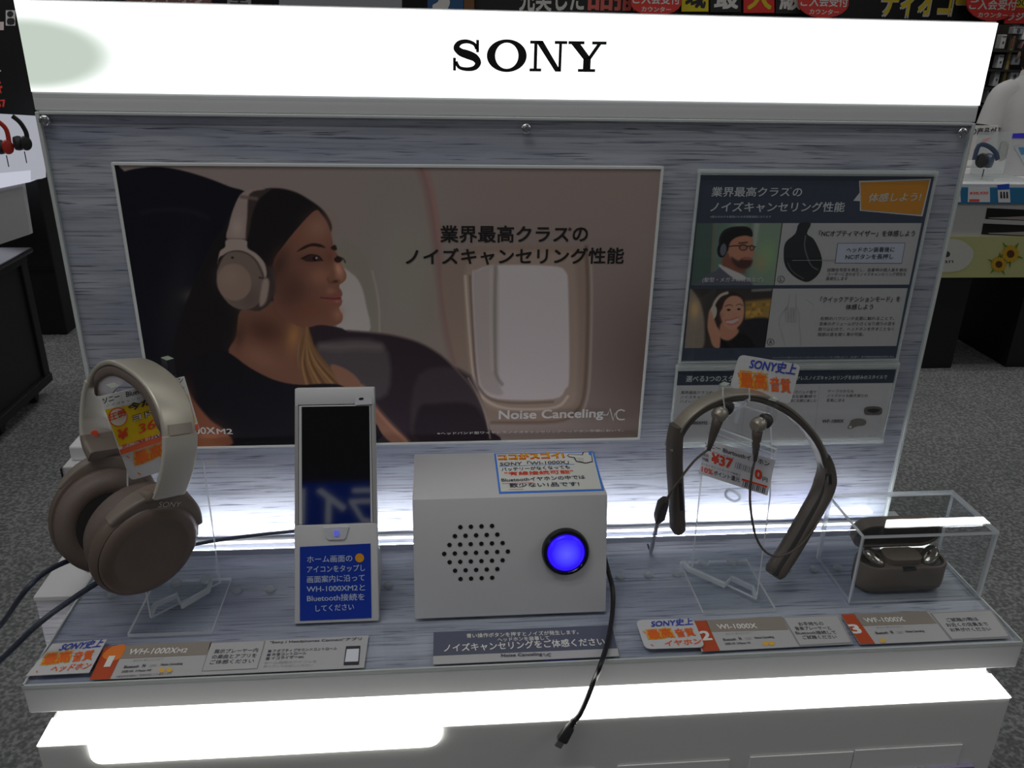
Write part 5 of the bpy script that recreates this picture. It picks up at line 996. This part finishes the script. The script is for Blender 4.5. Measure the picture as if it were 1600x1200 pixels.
far_phones('display_headphones', 'black headphones beside the red pair on the lit display', FL, (42, 222), 13, [(26, 180), (38, 190), (47, 205), (49, 218)], (.02, .02, .022))
FL2 = Frame((0, 3.6, 0), (1, 0, 0), (0, 0, 1)); bw = thing('black_sign_panel', 'black panel with white pictogram and red lettering above the lit display', 'sign', FL2.P(10, 190))
slabpx(FL2, [(-80, 190), (54, 182), (44, 60), (26, -30), (-80, -40)], 'panel', DKM, bw, .05)
FL2.rect(9, 16, 24, 40, 'pictogram', ink(110, 108, 104), bw, 4); FL2.poly([(16+5*math.cos(a_), 22+5*math.sin(a_)) for a_ in np.linspace(0, 6, 12)], 'pictogram_dot', DK, bw, 6); FL2.rect(12, 29, 22, 38, 'pictogram_dot', DK, bw, 6, 2)
FL2.rect(0, 34, 6, 47, 'small_label', ink(120, 110, 110), bw, 4); FL2.text('キ', (-4, 146), (6, 146), 22, ink(160, 50, 40), bw, 4, .03); FL2.text('37', (-4, 168), (11, 167), 12, ink(160, 50, 40), bw, 4, .03); FL2.text('ト', (-4, 116), (3, 116), 12, ink(120, 116, 112), bw, 4, .02)

# ================================================================== the shop beyond: right-hand counter
YC = 2.83
FRc = Frame((0, YC, 0), (1, 0, 0), (0, 0, 1)); R_ = FRc.P
XE0 = R_(1400, 500)[0]; XE1 = 3.6
zb1, zb2, zb3, zb4 = (R_(1550, v)[2] for v in (433, 369, 317, 291)); ztp = atz(1550, 270, zb4)[1]
rc = thing('sales_counter', 'white sales counter with blue price rail and pale yellow sunflower banner', 'counter', (2.8, 3.2, FLOOR))
gx = atz(1490, 578, FLOOR)[0]; gx2 = atz(1576, 577, FLOOR)[0]
mk('black_pedestal', box(XE0, gx, YC+.02, YC+.75, FLOOR+.002, zb1), DKM, rc); mk('black_pedestal', box(gx2, XE1, YC+.02, YC+.75, FLOOR+.002, zb1), DKM, rc)
mk('counter_body', box(XE0, XE1, YC, YC+.8, zb1, zb4), mat('counter_white', (.62, .61, .59), .45), rc)
mk('counter_top', box(XE0, XE1, YC-.02, YC+.8, zb4, zb4+.012), mat('counter_top_white', (.74, .74, .74), .35), rc)
mk('price_rail', box(XE0, XE1, YC-.024, YC, zb3, zb4, .003), mat('rail_blue', (.03, .21, .42), .4), rc)
for v0_, v1_ in ((325, 342), (349, 366)):
    FRc.poly([(1539-(v0_-325)*.25, v1_), (1720, v1_+8), (1720, v0_+8), (1542-(v0_-325)*.25, v0_)], 'drawer_slot', mat('slot_dark', (.012, .01, .009), .8), rc, 12); FRc.poly([(1546, v1_-1), (1720, v1_+6), (1720, v1_-1), (1640, v1_-5), (1570, v1_-3)], 'paper_stack', mat('slot_paper', (.4, .36, .32), .7), rc, 18, 2)
bn = mk('banner', box(XE0, XE1, YC-.006, YC-.001, zb1, zb2), mat('banner_yellow', (.52, .52, .23), .55, noise=.08, nscale=4), rc)
FRb = Frame((0, YC-.0065, 0), (1, 0, 0), (0, 0, 1)); b5 = lambda x, y: (1460 + x*.2333, 180 + y*.2333)
FRb.poly([b5(*q_) for q_ in ((0, 860), (80, 830), (180, 840), (255, 900), (250, 970), (190, 1030), (90, 1050), (0, 1030))], 'banner_disc', mat('banner_white', (.62, .63, .56), .55), bn, 6, 4)
FRb.poly([b5(84+20*math.cos(a_), 930+20*math.sin(a_)) for a_ in np.linspace(0, 6, 14)], 'banner_dot', mat('banner_grey', (.05, .055, .05), .5), bn, 10); FRb.text('an', b5(58, 990), b5(124, 988), 4, mat('banner_grey'), bn, 10)
def flower(cx, cy, r, tilt):
    for k in range(5): 
        a_ = math.radians(20+72*k+tilt); FRb.poly([b5(cx+r*.7*math.cos(a_-.3), cy+r*.7*math.sin(a_-.3)), b5(cx+r*1.55*math.cos(a_), cy+r*1.55*math.sin(a_)), b5(cx+r*.7*math.cos(a_+.3), cy+r*.7*math.sin(a_+.3))], 'leaf_print', mat('leaf_green', (.12, .24, .015), .5), bn, 10)
    pts = []
    for k in range(30): rr = r*(1.0 if k % 2 else .8); a_ = 2*math.pi*k/30; pts.append(b5(cx+rr*math.cos(a_), cy+rr*math.sin(a_)))
    FRb.poly(pts, 'petal_print', mat('petal_yellow', (.58, .34, .015), .5), bn, 14); FRb.poly([b5(cx+r*.42*math.cos(a_), cy+r*.42*math.sin(a_)) for a_ in np.linspace(0, 6, 16)], 'seed_print', mat('seed_brown', (.09, .03, .006), .6), bn, 18)
flower(508, 928, 62, 0); flower(430, 998, 55, 40)
# rail tickets
FRr = Frame((0, YC-.025, 0), (1, 0, 0), (0, 0, 1))
def ticket(label, pts, body):
    P_ = np.array([FRr.P(*b5(*q_)) for q_ in pts]); t = thing('shelf_ticket', label, 'price tag', (P_[:, 0].mean(), YC-.025, P_[:, 2].min()), 'tickets on the blue rail'); FRr.poly([b5(*q_) for q_ in pts], 'ticket_card', ink(118, 116, 116), t, 6, 0, .0008); body(t)
ticket('white ticket with red price figures on the blue rail', [(222, 582), (372, 582), (370, 482), (226, 482)], lambda t: (FRr.text('¥38,930', b5(232, 534), b5(356, 532), 5, ink(150, 50, 44), t, 10, .02), FRr.poly([b5(232, 580), b5(300, 580), b5(300, 562), b5(232, 562)], 'red_corner', ink(150, 56, 48), t, 10)))
ticket('blue-topped ticket with black figures clipped over the blue rail', [(428, 584), (508, 584), (502, 470), (420, 462)], lambda t: (FRr.poly([b5(422, 500), b5(502, 496), b5(500, 458), b5(420, 466)], 'blue_top', ink(16, 40, 100), t, 10), [FRr.poly([b5(x_, 556), b5(x_+14, 556), b5(x_+10, 512), b5(x_, 512)], 'figure_mark', DK, t, 10) for x_ in (440, 460, 480)]))
ticket('cut-off ticket at the hidden left end of the blue rail', [(140, 582), (176, 582), (172, 490), (146, 490)], lambda t: FRr.rect(*b5(150, 520), *b5(170, 540), 'red_corner', ink(150, 56, 48), t, 10))
# goods on the counter
FG = Frame((0, YC+.16, 0), (1, 0, 0), (0, 0, 1)); zg = zb4 + .012
far_phones('display_headphones', 'slate blue headphones on the sales counter at right', FG, b5(310, 296), 12, [b5(232, 290), b5(262, 196), b5(320, 198), b5(372, 240), b5(388, 290)], (.075, .105, .165))
C_ = FG.P(*b5(330, 400)); hs2 = thing('headphone_rest', 'clear rest carrying the slate blue headphones on the counter', 'stand', (C_[0], YC+.12, zg)); mk('rest_base', box(C_[0]-.16, C_[0]+.14, YC+.05, YC+.20, zg, zg+.012), acrylic('rest_acrylic', edge=.35), hs2); mk('rest_back', box(C_[0]-.06, C_[0]+.10, YC+.17, YC+.176, zg+.012, zg+.20), acrylic('rest_acrylic'), hs2)
mk('white_label', box(C_[0]-.02, C_[0]+.11, YC+.045, YC+.05, zg, zg+.014), mat('label_white', (.85, .85, .86), .4), hs2)
FG2 = Frame((0, YC+.30, 0), (1, 0, 0), (0, 0, 1))
def panel_thing(name, label, cat_, fr, pts, m, th=.012, grp=None, extra=None):
    P_ = np.array([fr.P(*q_) for q_ in pts]); t = thing(name, label, cat_, (P_[:, 0].mean(), P_[:, 1].mean(), P_[:, 2].min()), grp); fr.poly(pts, 'front_panel', m, t, 0, 0, th)
    if extra: extra(t)
    return t
panel_thing('counter_sign', 'white sign with black characters behind the slate blue headphones', 'sign', Frame((0, YC+.45, 0), (1, 0, 0), (0, 0, 1)), [b5(200, 300), b5(420, 300), b5(430, 70), b5(230, 70)], mat('sign_white', (.62, .6, .58), .5), .012, None, lambda t: (Frame((0, YC+.4495, 0), (1, 0, 0), (0, 0, 1)).text('この商品が', b5(200, 134), b5(410, 128), 11, DK, t, 6, .02), Frame((0, YC+.4495, 0), (1, 0, 0), (0, 0, 1)).poly([b5(260, 240), b5(385, 150), b5(330, 160)], 'red_wedge', ink(150, 40, 40), t, 6)))
panel_thing('product_card', 'small gold and dark product card leaning beside the slate blue headphones', 'card', FG2, [b5(440, 310), b5(470, 300), b5(495, 175), b5(462, 172)], mat('card_gold', (.32, .26, .17), .4), .01)
panel_thing('easel_card', 'pale easel card with a blue top on the sales counter', 'card', Frame((0, YC+.22, 0), (1, 0, 0), (0, 0, 1)), [b5(470, 402), b5(640, 402), b5(640, 150), b5(520, 150)], mat('easel_white', (.62, .62, .62), .5), .012, None, lambda t: (Frame((0, YC+.2195, 0), (1, 0, 0), (0, 0, 1)).poly([b5(518, 154), b5(640, 154), b5(640, 118), b5(522, 122)], 'blue_header', ink(30, 28, 110), t, 6), Frame((0, YC+.2195, 0), (1, 0, 0), (0, 0, 1)).poly([b5(530, 206), b5(640, 204), b5(640, 340), b5(600, 330)], 'picture', ink(96, 100, 104), t, 6), Frame((0, YC+.2195, 0), (1, 0, 0), (0, 0, 1)).poly([b5(560, 215), b5(640, 215), b5(640, 260), b5(580, 265)], 'picture_patch', ink(40, 70, 92), t, 9)))

# ================================================================== customer in a white shirt, seen from behind
PX = aty(1613, 150, 4.6); pX, pY = PX[0], 4.6
def person():
    t = thing('person', 'person in a white short-sleeved shirt seen from behind at the right edge', 'person', (pX, pY, FLOOR))
    zs = aty(1600, 128, 4.6)[2]                                              # shoulder line
    J = {'pel': (pX, pY, FLOOR+.84), 'spine': (pX, pY+.01, FLOOR+1.02), 'chest': (pX, pY+.03, zs-.14), 'neck0': (pX, pY+.04, zs+.0), 'neck': (pX, pY+.055, zs+.055), 'head0': (pX, pY+.065, zs+.11), 'head1': (pX, pY+.07, zs+.20), 'head2': (pX, pY+.07, zs+.25)}
    for s_, n_ in ((-1, 'l'), (1, 'r')):
        J['sh'+n_] = (pX+s_*.17, pY+.03, zs-.045); J['el'+n_] = (pX+s_*.225, pY+.02, zs-.32); J['wr'+n_] = (pX+s_*.20, pY+.20, zs-.44); J['hand'+n_] = (pX+s_*.19, pY+.28, zs-.45)
        J['hip'+n_] = (pX+s_*.09, pY, FLOOR+.80); J['kn'+n_] = (pX+s_*.10, pY+.02, FLOOR+.43); J['an'+n_] = (pX+s_*.10, pY-.02, FLOOR+.07); J['toe'+n_] = (pX+s_*.11, pY+.13, FLOOR+.035)
        for k in range(5):
            b_ = (pX+s_*(.19+.018*(2-k)*-1), pY+.30+.012*(k == 2), zs-.455); J['f%d%s' % (k, n_)] = (b_[0], b_[1]+(.03 if k else .005), b_[2]-.005 if k else b_[2]+.02); J['g%d%s' % (k, n_)] = (b_[0], b_[1]+(.055 if k else .03), b_[2]-.025 if k else b_[2]+.03)
    E_ = [('pel', 'spine'), ('spine', 'chest'), ('chest', 'neck0'), ('neck0', 'neck'), ('neck', 'head0'), ('head0', 'head1'), ('head1', 'head2')]
    for n_ in 'lr':
        E_ += [('chest', 'sh'+n_), ('sh'+n_, 'el'+n_), ('el'+n_, 'wr'+n_), ('wr'+n_, 'hand'+n_), ('pel', 'hip'+n_), ('hip'+n_, 'kn'+n_), ('kn'+n_, 'an'+n_), ('an'+n_, 'toe'+n_)]
        for k in range(5): E_ += [('hand'+n_, 'f%d%s' % (k, n_)), ('f%d%s' % (k, n_), 'g%d%s' % (k, n_))]
    rad = {'pel': (.14, .10), 'spine': (.125, .095), 'chest': (.15, .10), 'neck0': (.075, .06), 'neck': (.055, .055), 'head0': (.07, .085), 'head1': (.078, .09), 'head2': (.05, .06), 'sh': (.06, .06), 'el': (.042, .042), 'wr': (.03, .026), 'hand': (.036, .018), 'hip': (.085, .085), 'kn': (.058, .058), 'an': (.042, .042), 'toe': (.035, .03), 'f': (.010, .010), 'g': (.008, .008)}
    keys = list(J); b0 = np.array(t.location)
    me = bpy.data.meshes.new('body'); me.from_pydata([(np.array(J[k])-b0).tolist() for k in keys], [(keys.index(a_), keys.index(b_)) for a_, b_ in E_], [])
    o = bpy.data.objects.new('body', me); COL.objects.link(o); o.parent = t
    sk = o.modifiers.new('skin', 'SKIN'); 
    for i, k in enumerate(keys):
        q_ = rad.get(k) or rad.get(k[:-1]) or rad[k[0]]; me.skin_vertices[0].data[i].radius = q_; me.skin_vertices[0].data[i].use_root = (k == 'pel')
    sb_ = o.modifiers.new('sub', 'SUBSURF'); sb_.levels = 1; sb_.render_levels = 2
    me.materials.append(mat('skin_tone', (.30, .17, .11), .5))
    # shirt: lofted shell over torso and sleeves; trousers; hair cap with ears showing
    def ring(c, rx, ry, n=24): return [(c[0]+rx*math.cos(a_), c[1]+ry*math.sin(a_), c[2]+.012*math.cos(2*a_)) for a_ in np.arange(n)/n*2*math.pi]
    SH = mat('shirt_white', (.80, .79, .78), .7, noise=.05, nscale=12)
    mk('shirt', loft([ring((pX, pY, FLOOR+.74), .185, .135), ring((pX, pY+.005, FLOOR+.92), .178, .128), ring((pX, pY+.02, zs-.22), .195, .135), ring((pX, pY+.03, zs-.10), .205, .13), ring((pX, pY+.035, zs-.035), .175, .10), ring((pX, pY+.04, zs+.005), .10, .075), ring((pX, pY+.045, zs+.03), .070, .066), ring((pX, pY+.05, zs+.05), .064, .064)], False, False), SH, t, smooth=True)
    for s_ in (-1, 1): mk('sleeve', sweep(cat(np.array([(pX+s_*.12, pY+.03, zs-.05), (pX+s_*.185, pY+.03, zs-.085), (pX+s_*.215, pY+.025, zs-.17), (pX+s_*.235, pY+.02, zs-.27)]), 4), [circ(.070+.004*k/12, 16) for k in range(13)], (0, 1, 0), cap=False), SH, t, smooth=True)
    mk('collar', loft([ring((pX, pY+.045, zs+.015), .078, .074), ring((pX, pY+.05, zs+.055), .068, .067), ring((pX, pY+.05, zs+.06), .064, .063)], False, False), SH, t, smooth=True)
    TR = mat('trousers_dark', (.03, .03, .036), .7)
    for s_ in (-1, 1): mk('trouser_leg', loft([ring((pX+s_*.10, pY-.01, FLOOR+.05), .062, .066), ring((pX+s_*.10, pY+.02, FLOOR+.43), .074, .078), ring((pX+s_*.09, pY, FLOOR+.70), .098, .105), ring((pX+s_*.075, pY, FLOOR+.86), .10, .115)], False, False), TR, t, smooth=True)
    hc = np.array([pX, pY+.05, zs+.175]); H_ = []
    for k, (r_, h_) in enumerate(((.052, -.115), (.080, -.09), (.092, -.04), (.096, .01), (.088, .055), (.066, .088), (.03, .106), (.001, .110))): H_.append([(hc[0]+r_*math.cos(a_), hc[1]+r_*1.12*math.sin(a_)-.005, hc[2]+h_+.03*max(0, math.sin(a_))*(k < 3)) for a_ in np.arange(24)/24*2*math.pi])
    mk('hair', loft(H_, True, False), mat('hair_black', (.010, .009, .009), .5, noise=.3, nscale=200), t, smooth=True)
    for s_ in (-1, 1): mk('ear', lathe([(.001, -.004), (.018, -.003), (.021, .002), (.014, .006), (.001, .005)], (pX+s_*.094, pY+.085, zs+.155), (s_, -.3, 0), 14, (0, 0, 1), .6), mat('skin_tone'), t, smooth=True)
person()

# ================================================================== far racks, goods and banners
YF = 6.6
FF = Frame((0, YF, 0), (1, 0, 0), (0, 0, 1)); xr0 = FF.P(1440, 100)[0]; rk = thing('wall_rack', 'dark tall rack of packaged goods behind the customer', 'rack', (xr0+1.2, YF+.2, FLOOR))
zt2 = FF.P(1560, 38)[2]
mk('rack_back', box(xr0, xr0+3.2, YF+.10, YF+.16, FLOOR+.002, zt2), mat('rack_black', (.02, .02, .02), .6), rk); px_ = FF.P(1567, 100)[0]
mk('rack_post', box(px_-.03, px_+.03, YF-.06, YF+.10, FLOOR+.002, zt2), mat('rack_post', (.05, .045, .035), .5), rk); mk('post_sign', box(px_-.012, px_+.012, YF-.066, YF-.06, FF.P(1567, 150)[2], FF.P(1567, 60)[2]), mat('post_sign', (.30, .22, .08), .5), rk)
for v_ in (78, 108, 136, 163, 192): z_ = FF.P(1560, v_)[2]; mk('rack_shelf', box(xr0, xr0+3.2, YF-.12, YF+.10, z_-.015, z_), mat('rack_black'), rk)
packs = [((1551, 54, 1564, 76), (.42, .42, .40), 'white packet hanging uppermost left of the rack post'), ((1547, 85, 1560, 106), (.45, .45, .46), 'white packet with a dark blue emblem left of the rack post'), ((1541, 111, 1554, 134), (.40, .40, .40), 'grey packet below the emblem packet left of the post'), ((1539, 136, 1553, 160), (.42, .42, .42), 'larger white packet on the lower rack shelf'), ((1530, 138, 1537, 160), (.36, .36, .36), 'narrow white packet at the rack\'s lower left end'),
    ((1572, 42, 1590, 53), (.30, .30, .32), 'grey packet on the top shelf right of the post'), ((1586, 43, 1604, 62), (.62, .62, .62), 'pale cap-shaped packet at the upper right of the rack'), ((1586, 65, 1604, 76), (.35, .22, .22), 'pinkish packet under the pale cap-shaped packet'), ((1571, 56, 1577, 75), (.25, .10, .06), 'slim red packet beside the rack post'), ((1570, 85, 1586, 101), (.20, .20, .21), 'dark grey packet right of the post on the second shelf'), ((1567, 109, 1584, 126), (.45, .45, .45), 'white round-printed packet right of the post')]
for (x0, y0, x1, y1), c_, lab in packs:
    a_, b_ = FF.P(x0, y1), FF.P(x1, y0); t = thing('product_packet', lab, 'packet', ((a_[0]+b_[0])/2, YF-.05, a_[2]), 'packets on the far rack')
    mk('packet_body', box(a_[0], b_[0], YF-.09, YF-.02, a_[2], b_[2], .006), mat('pk%d%d' % (x0, y0), c_, .4, noise=.15, nscale=30), t); w_ = b_[0]-a_[0]; h_ = b_[2]-a_[2]
    mk('packet_print', lathe([(w_*.22, 0), (w_*.2, .003)], ((a_[0]+b_[0])/2, YF-.0905, a_[2]+h_*.45), (0, -1, 0), 14, (0, 0, 1), .8), mat('packet_ink', (.05, .06, .09), .5), t); mk('header_strip', box(a_[0]+w_*.1, b_[0]-w_*.1, YF-.093, YF-.09, b_[2]-h_*.18, b_[2]-h_*.08), mat('packet_ink2', (.12, .12, .13), .5), t)
a_, b_ = FF.P(1532, 190), FF.P(1552, 171); t = thing('storage_tub', 'white tub with a lime lid below the rack packets', 'tub', ((a_[0]+b_[0])/2, YF-.1, a_[2])); mk('tub_body', box(a_[0], b_[0], YF-.2, YF-.05, a_[2], b_[2]-.03, .01), mat('tub_white', (.5, .5, .5), .5), t); mk('tub_lid', box(a_[0]-.01, b_[0]+.01, YF-.21, YF-.04, b_[2]-.035, b_[2], .01), mat('tub_lime', (.45, .52, .10), .5), t)
# hanging banners above the racks
YB = 8.0
FBn = Frame((0, YB, 0), (1, 0, 0), (0, 0, 1)); BN = mat('banner_black', (.012, .012, .012), .5)
def sign(name, label, pts, m, th=.02, y=YB, grp='overhead signs', fn=None):
    fr = Frame((0, y, 0), (1, 0, 0), (0, 0, 1)); P_ = np.array([fr.P(*q_) for q_ in pts]); t = thing(name, label, 'sign', (P_[:, 0].mean(), y, P_[:, 2].min()), grp); fr.poly(pts, 'sign_board', m, t, 0, 0, th)
    if fn: fn(t, Frame((0, y-.001, 0), (1, 0, 0), (0, 0, 1)))
    return t
def rc_(x0, y0, x1, y1): return [(x0, y1), (x1, y1), (x1, y0), (x0, y0)]
IW = ink(128, 126, 122); IR = ink(132, 36, 32); IY = ink(150, 132, 30)
sign('long_banner', 'long black overhead banner carrying outlined white characters', rc_(742, -60, 1700, 40), BN, .03, 8.1, None, lambda t, f: (f.text('充実した', (811, 18), (912, 18), 44, IW, t, 20, .02), f.text('品揃え', (918, 16), (1040, 18), 44, ink(150, 70, 64), t, 20, .03), f.text('ディオコー', (1376, 24), (1512, 26), 46, IY, t, 26, .03), f.text('ディオコー', (1372, 28), (1516, 30), 54, ink(110, 108, 102), t, 20, .06)))
for k, (x0, x1, m_, ch, ic, lb) in enumerate(((1065, 1107, ink(132, 120, 22), '域', DK, 'yellow overhead tile with a black character'), (1110, 1158, ink(20, 20, 20), '最', IW, 'black overhead tile left of the red tile'), (1162, 1210, ink(132, 30, 28), '大', IY, 'red overhead tile with a yellow character'), (1212, 1258, ink(20, 20, 20), '級', IW, 'black overhead tile right of the red tile'))):
    sign('overhead_tile', lb, rc_(x0, -50, x1, 18+k), m_, .02, 8.0, 'overhead signs', lambda t, f, x0=x0, x1=x1, ch=ch, ic=ic, k=k: f.text(ch, (x0+5, 13+k), (x1-5, 13+k), 42, ic, t, 20, .025))
for k, (cx, bt) in enumerate(((1025, 24), (1287, 28), (1550, 33))):
    pts = [(cx-39, -60), (cx-39, 4)] + [(cx-39*math.cos(a_), 6+(bt-6)*math.sin(a_)) for a_ in np.linspace(.1, math.pi-.1, 10)] + [(cx+39, 4), (cx+39, -60)]
    sign('round_badge', ('leftmost red overhead badge, left of the yellow tile', 'middle red overhead badge, right of the last black tile', 'rightmost red overhead badge at the rack corner')[k], pts[::-1], IR, .02, 7.9, 'red overhead badges', lambda t, f, cx=cx, bt=bt: (f.text('ご入会受付', (cx-37, bt-18), (cx+37, bt-17), 16, IW, t, 20, .02), f.text('カウンター', (cx-23, bt-6), (cx+23, bt-5), 8, IW, t, 20, .02)))
sign('radio_sign', 'red and yellow overhead sign at the far right corner', rc_(1570, -40, 1660, 37), IR, .02, 7.95, None, lambda t, f: (f.rect(1586, -20, 1660, 12, 'yellow_strip', IY, t, 20), f.text('00', (1587, 9), (1602, 9), 9, DK, t, 26), f.text('ラジオ', (1572, 32), (1612, 32), 12, IW, t, 20, .03)))
sign('overhead_sign', 'wide grey overhead panel left of the blue sign', rc_(436, -50, 628, 30), mat('panel_grey', (.42, .43, .45), .5), .02)
sign('overhead_sign', 'reddish overhead panel above the left of the header', rc_(196, -50, 330, 20), mat('panel_rust', (.30, .14, .13), .5), .02, YB, 'overhead signs', lambda t, f: f.text('ヘッドホン', (205, 6), (325, 8), 30, ink(110, 96, 92), t, 20, .02))
sign('overhead_sign', 'small white overhead panel between the reddish and grey ones', rc_(355, -50, 392, 24), mat('panel_white', (.45, .45, .44), .5), .02, YB, 'overhead signs', lambda t, f: f.text('型', (360, 7), (388, 8), 30, DK, t, 20, .02))
sign('blue_sign', 'blue overhead sign with a white shape above the header', rc_(668, -50, 724, 26), mat('sign_blue', (.02, .10, .26), .5), .02, YB, None, lambda t, f: f.poly([(678, 16), (676, 8), (684, 3), (690, -8), (700, -4), (703, 4), (699, 14), (690, 18)], 'white_shape', IW, t, 20, 3))
sign('amber_strip', 'narrow amber overhead strip beside the blue sign', rc_(725, -50, 741, 28), mat('sign_amber', (.22, .10, .03), .5), .02, YB, None)
# ================================================================== backlit sign across the aisle, mirrored in the telephone's screen
def mirrored(px, py, Y):
    P_ = FD2.P(px, py); d = nrm(P_ - CAM); r = d - 2*(d@FD2.N)*FD2.N; return P_ + r*((Y - P_[1])/r[1])
YS = -3.4; q_ = [mirrored(*p_, YS) for p_ in ((474, 830), (580, 826), (580, 752), (474, 755))]
xs = [p_[0] for p_ in q_]; zs_ = [p_[2] for p_ in q_]; x0, x1, z0, z1 = min(xs)-.12, max(xs)+.10, min(zs_), max(zs_)
bs = thing('aisle_sign', 'blue sign with white characters mirrored in the smartphone screen', 'sign', ((x0+x1)/2, YS, z0))
mk('sign_box', box(x0, x1, YS-.08, YS, z0, z1, .004), emis('sign_blue_glow', (.02, .09, .75), .9), bs)
FSg = Frame((x1, YS+.001, z0), (-1, 0, 0), (0, 0, 1))
def sign_char(poly_, ox): mk('sign_character', prism([(x1-ox-u*.16, YS+.004, z0+(z1-z0)*(.12+.76*v)) for u, v in poly_], (0, -.003, 0)), emis('sign_white_glow', (.8, .85, 1), 1.6), bs)
W_ = x1-x0
for ox, polys_ in ((W_*.10, ([(.15, .85), (.85, .85), (.85, .97), (.15, .97)], [(.05, .55), (.9, .55), (.95, .67), (.05, .67)], [(.80, .6), (.95, .6), (.55, .02), (.25, .0), (.28, .1), (.5, .15)])), (W_*.40, ([(.75, 1), (.9, .92), (.1, .35), (0, .47)], [(.45, .7), (.6, .78), (.6, 0), (.45, 0)])), (W_*.70, ([(.2, 1), (.36, 1), (.36, 0), (.2, 0)], [(.36, .68), (.9, .42), (.84, .3), (.36, .54)]))):
    for p_ in polys_: sign_char(p_, ox)
